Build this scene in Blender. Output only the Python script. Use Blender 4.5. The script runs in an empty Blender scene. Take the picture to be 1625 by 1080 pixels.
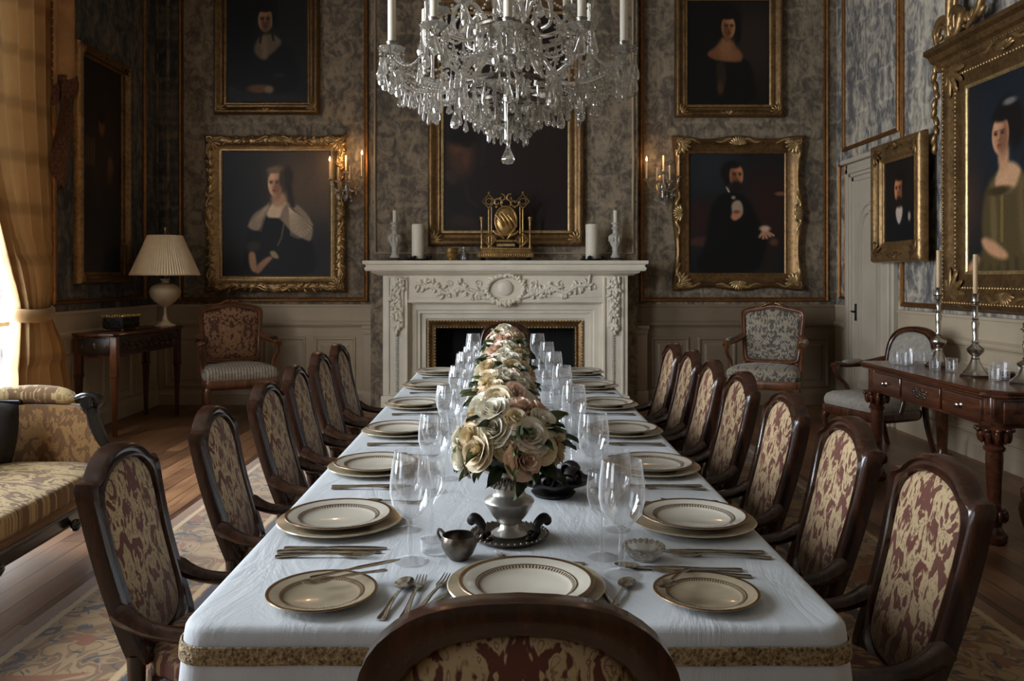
import bpy, math, random
import numpy as np
from mathutils import Vector, Matrix
R = math.radians
sin, cos, pi = math.sin, math.cos, math.pi
sc = bpy.context.scene
col = sc.collection
rng = random.Random(7)

# ------------------------------------------------------------------ colour / nodes
def lin1(c):
    c = c / 255.0
    return c / 12.92 if c <= 0.04045 else ((c + 0.055) / 1.055) ** 2.4
def C(r, g, b, k=1.0):
    return (lin1(r) * k, lin1(g) * k, lin1(b) * k, 1.0)

class NT:
    def __init__(s, name):
        s.m = bpy.data.materials.new(name); s.m.use_nodes = True
        s.t = s.m.node_tree; s.t.nodes.clear()
        s.out = s.t.nodes.new('ShaderNodeOutputMaterial')
    def put(s, sock, v):
        if isinstance(v, bpy.types.NodeSocket): s.t.links.new(v, sock)
        else: sock.default_value = v
    def n(s, typ, inp=None, **props):
        nd = s.t.nodes.new('ShaderNode' + typ)
        for k, v in props.items(): setattr(nd, k, v)
        for k, v in (inp or {}).items(): s.put(nd.inputs[k], v)
        return nd
    def math(s, op, a, b=0.0, c=0.0, clamp=False):
        return s.n('Math', {0: a, 1: b, 2: c}, operation=op, use_clamp=clamp).outputs[0]
    def mix(s, f, a, b, mode='MIX'):
        nd = s.n('Mix', data_type='RGBA', blend_type=mode)
        s.put(nd.inputs[0], f); s.put(nd.inputs[6], a); s.put(nd.inputs[7], b)
        return nd.outputs[2]
    def ramp(s, f, stops, interp='LINEAR'):
        nd = s.n('ValToRGB', {0: f}); cr = nd.color_ramp; cr.interpolation = interp
        while len(cr.elements) < len(stops): cr.elements.new(0.5)
        for e, (p, c) in zip(cr.elements, stops):
            e.position = p; e.color = c if len(c) == 4 else (*c, 1)
        return nd.outputs[0]
    def sstep(s, f, a, b):
        nd = s.n('MapRange', {'Value': f, 'From Min': a, 'From Max': b, 'To Min': 0.0, 'To Max': 1.0}, interpolation_type='SMOOTHSTEP')
        return nd.outputs[0]
    def obj(s):
        return s.n('TexCoord').outputs['Object']
    def xyz(s, v):
        nd = s.n('SeparateXYZ', {0: v}); return nd.outputs[0], nd.outputs[1], nd.outputs[2]
    def vec(s, x, y, z):
        return s.n('CombineXYZ', {0: x, 1: y, 2: z}).outputs[0]
    def noise(s, v, scale, detail=3.0, dist=0.0, rough=0.5):
        return s.n('TexNoise', {'Vector': v, 'Scale': scale, 'Detail': detail, 'Distortion': dist, 'Roughness': rough}).outputs[0]
    def mapping(s, v, scale=(1, 1, 1), rot=(0, 0, 0), loc=(0, 0, 0)):
        return s.n('Mapping', {'Vector': v, 'Scale': scale, 'Rotation': rot, 'Location': loc}).outputs[0]
    def bump(s, h, strength=0.3, dist=0.01):
        return s.n('Bump', {'Height': h, 'Strength': strength, 'Distance': dist}).outputs[0]
    def bsdf(s, colr, rough=0.5, metal=0.0, normal=None, **kw):
        p = s.n('BsdfPrincipled', {'Base Color': colr, 'Roughness': rough, 'Metallic': metal})
        if normal is not None: s.put(p.inputs['Normal'], normal)
        for k, v in kw.items(): s.put(p.inputs[k.replace('_', ' ')], v)
        s.t.links.new(p.outputs[0], s.out.inputs[0]); return s.m
    def surf(s, sh):
        s.t.links.new(sh, s.out.inputs[0]); return s.m

M = {}
def plain(name, c, rough=0.5, metal=0.0, var=0.12, scale=18.0, **kw):
    t = NT(name); f = t.noise(t.obj(), scale, 4)
    d = (c[0] * (1 - var * 2), c[1] * (1 - var * 2), c[2] * (1 - var * 2), 1)
    u = (min(1, c[0] * (1 + var)), min(1, c[1] * (1 + var)), min(1, c[2] * (1 + var)), 1)
    M[name] = t.bsdf(t.ramp(f, [(0.3, d), (0.7, u)]), rough, metal, **kw)

def wood(name, dark, light, rough=0.3, axis='z', scale=14.0, coat=0.3):
    t = NT(name); v = t.obj()
    s = {'x': (0.12, 1, 1), 'y': (1, 0.12, 1), 'z': (1, 1, 0.12)}[axis]
    f = t.noise(t.mapping(v, s), scale, 6, 1.2, 0.65)
    g = t.noise(t.mapping(v, s), scale * 7, 3)
    f = t.math('ADD', t.math('MULTIPLY', f, 0.75), t.math('MULTIPLY', g, 0.25))
    M[name] = t.bsdf(t.ramp(f, [(0.32, dark), (0.68, light)]), rough, 0, t.bump(f, 0.12, 0.004), Coat_Weight=coat, Coat_Roughness=0.15)

def damask_field(t, u, w, pu, pw, scale, dist=1.6):
    """mirrored, repeating scroll field in 0..1"""
    a = t.math('PINGPONG', u, pu); b = t.math('PINGPONG', w, pw)
    f = t.noise(t.vec(a, 0.37, b), scale, 1.5, dist, 0.45)
    blob = t.sstep(f, 0.485, 0.515)
    vein = t.math('SUBTRACT', 1.0, t.sstep(t.math('ABSOLUTE', t.math('SUBTRACT', f, 0.60)), 0.008, 0.022))
    vein2 = t.math('SUBTRACT', 1.0, t.sstep(t.math('ABSOLUTE', t.math('SUBTRACT', f, 0.42)), 0.008, 0.02))
    r = t.math('SUBTRACT', blob, t.math('MULTIPLY', vein, 0.8), clamp=True)
    return t.math('MAXIMUM', r, t.math('MULTIPLY', vein2, 0.75))

def damask(name, ground, motif, pu, pw, scale, plane='xz', rough=0.75, sheen=0.2, shade=None, dist=1.6):
    t = NT(name); v = t.obj(); x, y, z = t.xyz(v)
    ax = {'x': x, 'y': y, 'z': z}
    u, w_ = ax[plane[0]], ax[plane[1]]
    a = t.math('PINGPONG', u, pu)
    f0 = t.noise(t.vec(a, 0.37, t.math('MULTIPLY', w_, 0.62)), scale, 2.2, dist, 0.5)
    f1 = t.noise(t.vec(t.math('MULTIPLY', u, 1.0), 1.7, t.math('MULTIPLY', w_, 0.55)), scale * 1.9, 3.0, 1.0, 0.6)
    k = t.math('ADD', t.math('MULTIPLY', f0, 0.66), t.math('MULTIPLY', f1, 0.34))
    f = t.sstep(k, 0.468, 0.512)
    vein = t.math('SUBTRACT', 1.0, t.sstep(t.math('ABSOLUTE', t.math('SUBTRACT', k, 0.575)), 0.002, 0.02))
    f = t.math('SUBTRACT', f, t.math('MULTIPLY', vein, 0.65), clamp=True)
    wv = t.noise(t.mapping(v, (40, 40, 40)), 12, 2)
    n2 = t.noise(v, 5, 3)
    g2 = (ground[0] * 0.55, ground[1] * 0.55, ground[2] * 0.6, 1)
    m2 = (motif[0] * 0.72, motif[1] * 0.7, motif[2] * 0.66, 1)
    c = t.mix(f, t.mix(n2, g2, ground), t.mix(n2, m2, motif))
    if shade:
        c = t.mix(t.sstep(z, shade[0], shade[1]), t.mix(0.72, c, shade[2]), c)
    M[name] = t.bsdf(c, rough, 0, t.bump(t.math('ADD', f, t.math('MULTIPLY', wv, 0.4)), 0.25, 0.003), Sheen_Weight=sheen)

def gilt(name, base, dark, rough=0.38):
    t = NT(name); v = t.obj()
    f = t.noise(v, 26, 5, 0.4); g = t.noise(v, 4, 2)
    md = tuple(.45 * p + .55 * q for p, q in zip(dark, base))
    c = t.mix(t.sstep(f, 0.30, 0.62), md, base)
    c = t.mix(t.math('MULTIPLY', t.sstep(g, 0.4, 0.75), 0.4), c, dark)
    M[name] = t.bsdf(c, rough, 0.75, t.bump(f, 0.35, 0.006))

# ---- walls
def wallpaper(name, plane, base, dark, blue, pale, vert):
    t = NT(name); v = t.obj(); x, y, z = t.xyz(v)
    h = x if plane == 'x' else y
    fld = t.sstep(t.noise(t.vec(t.math('PINGPONG', h, 0.27), 0.37, t.math('PINGPONG', z, 0.48)), 5.5, 2.0, 1.4), 0.42, 0.58)
    stretch = (1.6, 1.6, 1.6 / vert)
    big = t.noise(t.mapping(v, stretch), 1.5, 4, 0.6, 0.6)
    mid = t.noise(t.mapping(v, stretch, loc=(3, 5, 1)), 4.6, 6, 1.5, 0.68)
    fine = t.noise(t.mapping(v, (1, 1, 0.5)), 34, 4, 0.6, 0.7)
    k = t.math('ADD', t.math('MULTIPLY', mid, 0.58), t.math('MULTIPLY', fine, 0.20))
    k = t.math('ADD', k, t.math('MULTIPLY', fld, 0.075))
    k = t.math('ADD', k, t.math('MULTIPLY', big, 0.30))
    c = t.ramp(k, [(0.42, dark), (0.53, blue), (0.60, base), (0.70, pale)])
    M[name] = t.bsdf(c, 0.75, 0.0, t.bump(k, 0.25, 0.01))
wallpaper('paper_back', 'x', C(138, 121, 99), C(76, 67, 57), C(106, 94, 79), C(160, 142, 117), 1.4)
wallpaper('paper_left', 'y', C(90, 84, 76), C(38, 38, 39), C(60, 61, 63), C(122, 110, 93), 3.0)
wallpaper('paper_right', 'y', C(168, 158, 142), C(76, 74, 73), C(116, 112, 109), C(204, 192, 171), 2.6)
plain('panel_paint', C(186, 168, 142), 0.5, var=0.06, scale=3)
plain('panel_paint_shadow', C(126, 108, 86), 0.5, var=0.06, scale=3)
plain('door_paint', C(190, 177, 158), 0.45, var=0.05, scale=3)
plain('ceiling_paint', C(150, 140, 125), 0.8, var=0.04)
plain('marble_stone', C(232, 222, 203), 0.42, var=0.06, scale=4)
plain('soot', C(9, 9, 10), 0.9)
gilt('gilt', C(176, 141, 94), C(66, 48, 30))
gilt('gilt_dark', C(138, 106, 68), C(46, 34, 22), 0.42)
gilt('gilt_pale', C(214, 184, 132), C(120, 88, 52), 0.35)
gilt('gilt_strip', C(150, 104, 58), C(80, 50, 26), 0.45)
gilt('brass', C(196, 158, 100), C(92, 66, 36), 0.32)
wood('mahogany', C(30, 15, 9), C(92, 50, 28), 0.26)
wood('chair_wood', C(22, 12, 8), C(74, 43, 28), 0.24)
wood('walnut', C(58, 32, 18), C(140, 86, 50), 0.36)
wood('sideboard_wood', C(40, 20, 12), C(104, 58, 36), 0.22, 'y')
wood('dark_wood', C(16, 11, 9), C(46, 31, 22), 0.3, 'y')
wood('ebonised', C(12, 11, 12), C(40, 36, 34), 0.22, 'z')
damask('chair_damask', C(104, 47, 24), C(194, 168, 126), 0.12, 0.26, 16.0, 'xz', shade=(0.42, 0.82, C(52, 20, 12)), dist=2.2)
damask('seat_damask', C(104, 52, 36), C(176, 140, 96), 0.11, 0.2, 18.0, 'xy')
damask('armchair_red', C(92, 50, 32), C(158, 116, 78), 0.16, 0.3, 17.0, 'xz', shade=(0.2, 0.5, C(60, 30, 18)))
damask('armchair_grey', C(96, 88, 82), C(178, 164, 142), 0.13, 0.26, 24.0, 'xz')
damask('sofa_damask', C(132, 96, 56), C(206, 178, 124), 0.5, 0.26, 11.0, 'yx', dist=3.0)
damask('sofa_damask_side', C(130, 92, 50), C(170, 128, 76), 0.3, 0.22, 13.0, 'xz', dist=2.0)
plain('pale_fabric', C(150, 142, 130), 0.85, var=0.12, scale=30)
# striped seat cloth
t = NT('striped_fabric'); v = t.obj(); x, y, z = t.xyz(v)
w = t.math('SINE', t.math('MULTIPLY', x, 230.0)); w2 = t.noise(t.mapping(v, (1, 6, 1)), 22, 3)
f = t.math('ADD', t.math('MULTIPLY', w, 0.28), w2)
M['striped_fabric'] = t.bsdf(t.ramp(f, [(0.3, C(128, 116, 102)), (0.75, C(182, 170, 152))]), 0.85, 0, t.bump(f, 0.3, 0.004))
# linen
t = NT('linen'); v = t.obj(); f = t.noise(v, 6, 4, 0.8); g = t.noise(t.mapping(v, (60, 60, 60)), 8, 2)
cr = t.noise(t.mapping(v, (3.0, 1.1, 1)), 2.2, 5, 1.4, 0.6)
c = t.mix(f, C(190, 194, 198), C(208, 212, 215))
M['linen'] = t.bsdf(c, 0.72, 0, t.bump(t.math('ADD', t.math('MULTIPLY', cr, 2.0), t.math('MULTIPLY', g, 0.12)), 0.32, 0.012), Sheen_Weight=0.1)
# gold lace
t = NT('gold_lace'); v = t.obj(); x, y, z = t.xyz(v)
f = t.noise(v, 110, 3, 1.5); vr = t.n('TexVoronoi', {'Vector': v, 'Scale': 110.0}).outputs[0]
f = t.math('ADD', f, t.math('MULTIPLY', vr, 0.5))
M['gold_lace'] = t.bsdf(t.ramp(f, [(0.45, C(60, 44, 28)), (0.66, C(122, 98, 64)), (0.95, C(176, 152, 110))]), 0.6, 0.1, t.bump(f, 0.7, 0.006))
# curtain silk
t = NT('curtain_silk'); v = t.obj(); x, y, z = t.xyz(v)
bd = t.math('PINGPONG', t.math('ADD', z, t.math('MULTIPLY', t.noise(v, 6, 2), 0.05)), 0.2)
f = t.sstep(bd, 0.02, 0.07); n = t.noise(t.mapping(v, (1, 1, 0.3)), 12, 3)
c = t.mix(t.math('MULTIPLY', n, 0.8), C(200, 164, 110), C(156, 120, 76))
c = t.mix(t.math('MULTIPLY', t.math('SUBTRACT', 1.0, f), 0.35), c, C(110, 74, 40))
bp = t.bump(n, 0.2, 0.01)
t.bsdf(c, 0.45, 0, bp, Sheen_Weight=0.3)
pr = [q for q in t.t.nodes if q.type == 'BSDF_PRINCIPLED'][0]; tl = t.n('BsdfTranslucent', {'Color': c, 'Normal': bp})
M['curtain_silk'] = t.surf(t.n('MixShader', {0: 0.015, 1: pr.outputs[0], 2: tl.outputs[0]}).outputs[0])
plain('valance_cloth', C(184, 132, 80), 0.6, var=0.15, scale=7)
plain('fringe', C(104, 62, 34), 0.85, var=0.35, scale=60)
# floor planks (running along the room)
t = NT('floor_planks'); v = t.obj(); x, y, z = t.xyz(v)
br = t.n('TexBrick', {'Vector': t.vec(y, x, 0.0), 'Color1': (0, 0, 0, 1), 'Color2': (1, 1, 1, 1), 'Mortar': (0.5, 0.5, 0.5, 1), 'Scale': 1.0, 'Mortar Size': 0.003, 'Bias': 0.0, 'Brick Width': 1.7, 'Row Height': 0.135}, offset=0.37)
g = t.noise(t.mapping(v, (9, 0.7, 1)), 3.5, 6, 0.8, 0.65); st = t.noise(v, 1.3, 3)
k = t.math('ADD', t.math('MULTIPLY', br.outputs[0], 0.34), t.math('MULTIPLY', g, 0.66))
c = t.ramp(k, [(0.2, C(58, 38, 25)), (0.5, C(116, 80, 54)), (0.8, C(158, 116, 80))])
c = t.mix(t.math('MULTIPLY', t.sstep(st, 0.45, 0.7), 0.45), c, C(52, 38, 30))
c = t.mix(br.outputs[1], c, C(22, 14, 9))
rgh = t.math('ADD', 0.24, t.math('MULTIPLY', g, 0.25))
M['floor_planks'] = t.bsdf(c, rgh, 0, t.bump(t.math('SUBTRACT', g, br.outputs[1]), 0.15, 0.006))
# rug
t = NT('rug_wool'); v = t.obj(); x, y, z = t.xyz(v)
ax = t.math('ABSOLUTE', x)
ay = t.math('ABSOLUTE', y)
dedge = t.math('MINIMUM', t.math('SUBTRACT', 2.04, ax), t.math('SUBTRACT', 3.7, ay))
mot = damask_field(t, x, y, 0.34, 0.42, 4.2, 1.8)
f2 = t.noise(t.mapping(v, (1, 1, 1)), 7, 2, 2.2); f3 = t.noise(v, 3.2, 2, 1.5)
c = t.mix(mot, C(108, 80, 52), C(148, 120, 84))
c = t.mix(t.sstep(f2, 0.585, 0.61), c, C(66, 62, 64))
c = t.mix(t.sstep(f3, 0.6, 0.63), c, C(124, 76, 46))
ln = lambda a, b: t.math('MULTIPLY', t.sstep(dedge, a, a + 0.006), t.math('SUBTRACT', 1.0, t.sstep(dedge, b, b + 0.006)))
c = t.mix(t.math('SUBTRACT', 1.0, t.sstep(dedge, 0.06, 0.07)), c, C(118, 84, 56))
c = t.mix(ln(0.07, 0.10), c, C(172, 146, 108))
c = t.mix(ln(0.56, 0.59), c, C(172, 146, 108))
c = t.mix(ln(0.60, 0.64), c, C(58, 56, 62))
fz = t.noise(v, 160, 2)
M['rug_wool'] = t.bsdf(c, 0.92, 0, t.bump(fz, 0.4, 0.004), Sheen_Weight=0.15)
# metals, china, glass, wax
plain('silver', C(206, 200, 190), 0.24, 1.0, var=0.08, scale=30)
plain('satin_silver', C(196, 192, 184), 0.34, 0.85, var=0.06, scale=40)
plain('dark_silver', C(116, 106, 96), 0.3, 0.9, var=0.2, scale=60)
plain('cutlery_silver', C(192, 182, 166), 0.2, 1.0, var=0.08, scale=40)
plain('pewter', C(52, 48, 46), 0.45, 0.8, var=0.3, scale=30)
plain('wax', C(226, 216, 196), 0.5, var=0.02, Subsurface_Weight=0.2, Subsurface_Radius=(0.02, 0.012, 0.008))
plain('wax_tan', C(214, 182, 138), 0.5, var=0.04, Subsurface_Weight=0.2, Subsurface_Radius=(0.02, 0.012, 0.008))
plain('china', C(214, 206, 190), 0.14, var=0.015, Coat_Weight=0.5)
plain('china_tan', C(184, 168, 142), 0.16, 0.1, var=0.05, Coat_Weight=0.5)
plain('china_rim', C(184, 164, 130), 0.25, 0.25, var=0.12, scale=90)
plain('charger_glaze', C(190, 175, 148), 0.2, 0.1, var=0.1, scale=40)
plain('gilded_line', C(120, 86, 48), 0.3, 0.6, var=0.1, scale=90)
plain('alabaster', C(196, 172, 140), 0.2, var=0.12, scale=9)
plain('lamp_shade_cloth', C(226, 202, 166), 0.85, var=0.03, Transmission_Weight=0.0)
plain('white_plaster', C(188, 182, 170), 0.55, var=0.12, scale=50)
plain('petal_cream', C(236, 218, 184), 0.55, var=0.05, scale=40, Subsurface_Weight=0.15, Subsurface_Radius=(0.02, 0.014, 0.008))
plain('petal_white', C(242, 236, 218), 0.55, var=0.04, scale=40, Subsurface_Weight=0.15, Subsurface_Radius=(0.02, 0.016, 0.01))
plain('petal_blush', C(238, 208, 186), 0.55, var=0.08, scale=40, Subsurface_Weight=0.15, Subsurface_Radius=(0.02, 0.012, 0.008))
plain('leaf_green', C(46, 64, 36), 0.4, var=0.3, scale=25)
plain('leaf_light', C(104, 116, 66), 0.45, var=0.25, scale=25)
def thin_glass(name, tint, refl, edge):
    t = NT(name)
    lw = t.n('LayerWeight', {'Blend': edge}).outputs['Facing']
    fr = t.math('ADD', refl, t.math('MULTIPLY', t.math('POWER', lw, 4.5), 0.85), clamp=True)
    tr = t.n('BsdfTransparent', {'Color': tint}); gl = t.n('BsdfGlossy', {'Color': (1, 1, 1, 1), 'Roughness': 0.03})
    mx = t.n('MixShader', {0: fr, 1: tr.outputs[0], 2: gl.outputs[0]})
    if name == 'glass_stem':
        df = t.n('BsdfDiffuse', {'Color': (0.9, 0.92, 0.94, 1)})
        mx = t.n('MixShader', {0: t.math('ADD', 0.02, t.math('MULTIPLY', t.math('POWER', lw, 4.0), 0.75), clamp=True), 1: mx.outputs[0], 2: df.outputs[0]})  # white mixed in at glancing edges, bright rim highlights painted into the glass
    M[name] = t.surf(mx.outputs[0])
thin_glass('glass_stem', (0.98, 0.982, 0.985, 1), 0.10, 0.45)
thin_glass('window_glass', (0.97, 0.98, 1, 1), 0.03, 0.1)
def crystal(name, tint, w):
    t = NT(name)
    g = t.n('BsdfGlass', {'Color': tint, 'Roughness': 0.02, 'IOR': 1.55})
    d = t.n('BsdfTranslucent', {'Color': (0.9, 0.88, 0.84, 1)})
    gl = t.n('BsdfGlossy', {'Color': (0.96, 0.93, 0.88, 1), 'Roughness': 0.08})
    a = t.n('MixShader', {0: w, 1: g.outputs[0], 2: gl.outputs[0]})
    b = t.n('MixShader', {0: 0.12, 1: a.outputs[0], 2: d.outputs[0]})
    M[name] = t.surf(b.outputs[0])
crystal('crystal', (0.96, 0.94, 0.9, 1), 0.18)
crystal('crystal_arm', (0.93, 0.9, 0.86, 1), 0.3)
t = NT('flame'); e = t.n('Emission', {'Color': (1, 0.62, 0.28, 1), 'Strength': 22.0}); M['flame'] = t.surf(e.outputs[0])

# ------------------------------------------------------------------ mesh builder
class MB:
    def __init__(s): s.v = []; s.f = []
    def add(s, vs, fs, mtx=None):
        b = len(s.v)
        if mtx is not None: vs = [tuple(mtx @ Vector(p)) for p in vs]
        s.v += [tuple(p) for p in vs]; s.f += [tuple(i + b for i in f) for f in fs]; return s
    def box(s, x0, x1, y0, y1, z0, z1, b=0.0, mtx=None):
        x0, x1 = min(x0, x1), max(x0, x1); y0, y1 = min(y0, y1), max(y0, y1); z0, z1 = min(z0, z1), max(z0, z1)
        if b <= 0:
            vs = [(x, y, z) for z in (z0, z1) for y in (y0, y1) for x in (x0, x1)]
            return s.add(vs, [(0, 2, 3, 1), (4, 5, 7, 6), (0, 1, 5, 4), (2, 6, 7, 3), (0, 4, 6, 2), (1, 3, 7, 5)], mtx)
        b = min(b, (x1 - x0) * .45, (y1 - y0) * .45, (z1 - z0) * .45)
        loops = []
        def rect(e, z): # chamfered-corner rectangle inset e
            X0, X1, Y0, Y1 = x0 + e, x1 - e, y0 + e, y1 - e; c = b * .6
            return [(X0 + c, Y0, z), (X1 - c, Y0, z), (X1, Y0 + c, z), (X1, Y1 - c, z), (X1 - c, Y1, z), (X0 + c, Y1, z), (X0, Y1 - c, z), (X0, Y0 + c, z)]
        loops = [rect(b, z0), rect(b * .3, z0 + b * .3), rect(0, z0 + b), rect(0, z1 - b), rect(b * .3, z1 - b * .3), rect(b, z1)]
        return s.loft(loops, mtx=mtx)
    def loft(s, loops, closed=True, cap=True, ring=False, mtx=None):
        n = len(loops[0]); vs = [p for l in loops for p in l]; fs = []; L = len(loops)
        for i in range(L if ring else L - 1):
            a = i * n; b = ((i + 1) % L) * n
            for j in range(n if closed else n - 1):
                k = (j + 1) % n; fs.append((a + j, a + k, b + k, b + j))
        if cap and not ring and closed:
            fs.append(tuple(range(n))[::-1]); fs.append(tuple((L - 1) * n + j for j in range(n)))
        return s.add(vs, fs, mtx)
    def lathe(s, prof, n=20, c=(0, 0, 0), mtx=None, flute=None, cap=True):
        loops = []
        for k, (r, z) in enumerate(prof):
            r = max(r, 1e-5); lp = []
            for j in range(n):
                a = 2 * pi * j / n; q = r
                if flute: q = r * (1 + flute(k, a))
                lp.append((c[0] + q * cos(a), c[1] + q * sin(a), c[2] + z))
            loops.append(lp)
        return s.loft(loops, cap=cap, mtx=mtx)
    def tube(s, pts, rad, n=8, flat=1.0, mtx=None, up=None):
        P = [Vector(p) for p in pts]; m = len(P)
        if not hasattr(rad, '__len__'): rad = [rad] * m
        T = [(P[min(i + 1, m - 1)] - P[max(i - 1, 0)]).normalized() for i in range(m)]
        u = Vector(up) if up else (Vector((0, 0, 1)) if abs(T[0].z) < .9 else Vector((1, 0, 0)))
        u = (u - T[0] * u.dot(T[0])).normalized(); loops = []
        for i in range(m):
            u = (u - T[i] * u.dot(T[i])); u = u.normalized() if u.length > 1e-6 else T[i].orthogonal().normalized()
            w = T[i].cross(u); lp = []
            for j in range(n):
                a = 2 * pi * j / n; q = P[i] + u * (cos(a) * rad[i]) + w * (sin(a) * rad[i] * flat); lp.append(tuple(q))
            loops.append(lp)
        return s.loft(loops, mtx=mtx)
    def ell(s, c, r, n=10, m=6, mtx=None):
        if not hasattr(r, '__len__'): r = (r, r, r)
        loops = []
        for i in range(m + 1):
            th = pi * i / m; q = max(sin(th), 1e-4)
            loops.append([(c[0] + r[0] * q * cos(2 * pi * j / n), c[1] + r[1] * q * sin(2 * pi * j / n), c[2] - r[2] * cos(th)) for j in range(n)])
        return s.loft(loops, mtx=mtx)
    def prism(s, poly, h0, h1, plane='xz', mtx=None):
        f = {'xz': lambda p, h: (p[0], h, p[1]), 'xy': lambda p, h: (p[0], p[1], h), 'yz': lambda p, h: (h, p[0], p[1])}[plane]
        return s.loft([[f(p, h0) for p in poly], [f(p, h1) for p in poly]], mtx=mtx)
    def grid(s, fn, nu, nv, mtx=None):
        vs = [fn(i / nu, j / nv) for j in range(nv + 1) for i in range(nu + 1)]
        fs = [(j * (nu + 1) + i, j * (nu + 1) + i + 1, (j + 1) * (nu + 1) + i + 1, (j + 1) * (nu + 1) + i) for j in range(nv) for i in range(nu)]
        return s.add(vs, fs, mtx)
    def floor0(s):
        s.v = [(x, y, max(z, 0.0)) for x, y, z in s.v]; return s
    def mesh(s, name, material, smooth=38, fix=True):
        me = bpy.data.meshes.new(name); me.from_pydata(s.v, [], s.f)
        if fix:
            import bmesh
            bm = bmesh.new(); bm.from_mesh(me); bmesh.ops.recalc_face_normals(bm, faces=bm.faces); bm.to_mesh(me); bm.free()
        if smooth:
            me.polygons.foreach_set('use_smooth', [True] * len(me.polygons))
            me.set_sharp_from_angle(angle=R(smooth))
        me.materials.append(M[material] if isinstance(material, str) else material)
        me.update(); return me
    def build(s, name, material, parent=None, smooth=38, fix=True):
        return link(name, s.mesh(name, material, smooth, fix), parent)

def link(name, me, parent=None, loc=None, rot=None, scale=None):
    o = bpy.data.objects.new(name, me); col.objects.link(o)
    if parent: o.parent = parent
    if loc: o.location = loc
    if rot: o.rotation_euler = rot
    if scale: o.scale = scale if hasattr(scale, '__len__') else (scale,) * 3
    return o
def tag(o, label, cat, group=None, kind=None):
    o['label'] = label; o['category'] = cat
    if group: o['group'] = group
    if kind: o['kind'] = kind
    return o
def thing(name, label, cat, loc=(0, 0, 0), rz=0.0, group=None):
    o = bpy.data.objects.new(name, None); o.empty_display_size = 0.1; col.objects.link(o)
    o.location = loc; o.rotation_euler = (0, 0, rz)
    return tag(o, label, cat, group)
def struct(name, mb, material, parent=None, smooth=38):
    o = mb.build(name, material, parent, smooth)
    if parent is None: o['kind'] = 'structure'
    return o
KIDS = {}
def dup(root, loc, rz, label, group=None, cat=None, scale=None):
    r = root.copy(); col.objects.link(r); r.location = loc; r.rotation_euler = (0, 0, rz); r['label'] = label
    if group: r['group'] = group
    if cat: r['category'] = cat
    if scale: r.scale = (scale,) * 3
    for ch in list(root.children):
        c = ch.copy(); col.objects.link(c); c.parent = r
        for g in list(ch.children):
            d = g.copy(); col.objects.link(d); d.parent = c
    return r
ORD = ['first', 'second', 'third', 'fourth', 'fifth', 'sixth', 'seventh', 'eighth', 'ninth', 'tenth', 'eleventh', 'twelfth']

def resample(pts, n, closed=True):
    P = np.array(pts, float)
    if closed: P = np.vstack([P, P[:1]])
    d = np.r_[0, np.cumsum(np.linalg.norm(np.diff(P, axis=0), axis=1))]
    s = np.linspace(0, d[-1], n + 1)[:-1] if closed else np.linspace(0, d[-1], n)
    return [tuple(np.interp(x, d, P[:, k]) for k in range(P.shape[1])) for x in s]
def chaikin(pts, it=2, closed=True):
    P = [tuple(p) for p in pts]
    for _ in range(it):
        Q = []; m = len(P)
        for i in range(m if closed else m - 1):
            a, b = P[i], P[(i + 1) % m]
            Q.append(tuple(.75 * x + .25 * y for x, y in zip(a, b))); Q.append(tuple(.25 * x + .75 * y for x, y in zip(a, b)))
        if not closed: Q = [P[0]] + Q + [P[-1]]
        P = Q
    return P
def spline(pts, n):
    """Catmull-Rom through points"""
    P = [Vector(p) for p in pts]; P = [P[0] * 2 - P[1]] + P + [P[-1] * 2 - P[-2]]; out = []
    segs = len(P) - 3
    for k in range(n):
        u = k / (n - 1) * segs; i = min(int(u), segs - 1); t = u - i; a, b, c, d = P[i:i + 4]
        out.append(tuple(0.5 * ((2 * b) + (c - a) * t + (2 * a - 5 * b + 4 * c - d) * t * t + (3 * b - a - 3 * c + d) * t ** 3)))
    return out
def spiral(c, r0, r1, a0, a1, n=14, plane='xz', off=0.0):
    out = []
    for k in range(n):
        t = k / (n - 1); r = r0 + (r1 - r0) * t; a = a0 + (a1 - a0) * t
        p = (c[0] + r * cos(a), c[1] + r * sin(a)); out.append((p[0], off, p[1]) if plane == 'xz' else (p[0], p[1], off))
    return out
WPOW = (450, 430, 45); WORLD = 1.2; EXPO = 0.46
# ================================================================== ROOM
XL, XR, YB, YF, ZC = -3.96, 3.76, 9.30, -2.6, 5.3
BRK = 9.12                                   # face of the chimney breast
struct('floor', MB().box(XL - .2, XR + .2, YF - .2, YB + .2, -0.1, 0), 'floor_planks')
struct('ceiling', MB().box(XL - .2, XR + .2, YF - .2, YB + .2, ZC, ZC + .1), 'ceiling_paint')
w = MB()
w.box(XL, XR, YB, YB + .2, 0, ZC)
w.box(-1.50, -.80, BRK, YB, 0, ZC); w.box(.80, 1.47, BRK, YB, 0, ZC); w.box(-.80, .80, BRK, YB, .98, ZC)
struct('wall_back', w, 'paper_back')
WIN = [(5.0, 6.75), (1.75, 3.5), (-1.55, .2)]; WZ0, WZ1 = .28, 4.2  # last opening is unseen, added to give weak fill on the near cloth
w = MB(); ys = [YF] + [a for p in reversed(WIN) for a in p] + [YB]
for a, b in zip(ys[0::2], ys[1::2]): w.box(XL - .2, XL, a, b, 0, ZC)
for a, b in WIN:
    w.box(XL - .2, XL, a, b, 0, WZ0); w.box(XL - .2, XL, a, b, WZ1, ZC)
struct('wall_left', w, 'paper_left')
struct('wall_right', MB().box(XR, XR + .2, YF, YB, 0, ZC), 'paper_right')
w = MB(); w.box(XL, XR, YF - .2, YF, 0, ZC)
struct('wall_front', w, 'paper_back')

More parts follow.
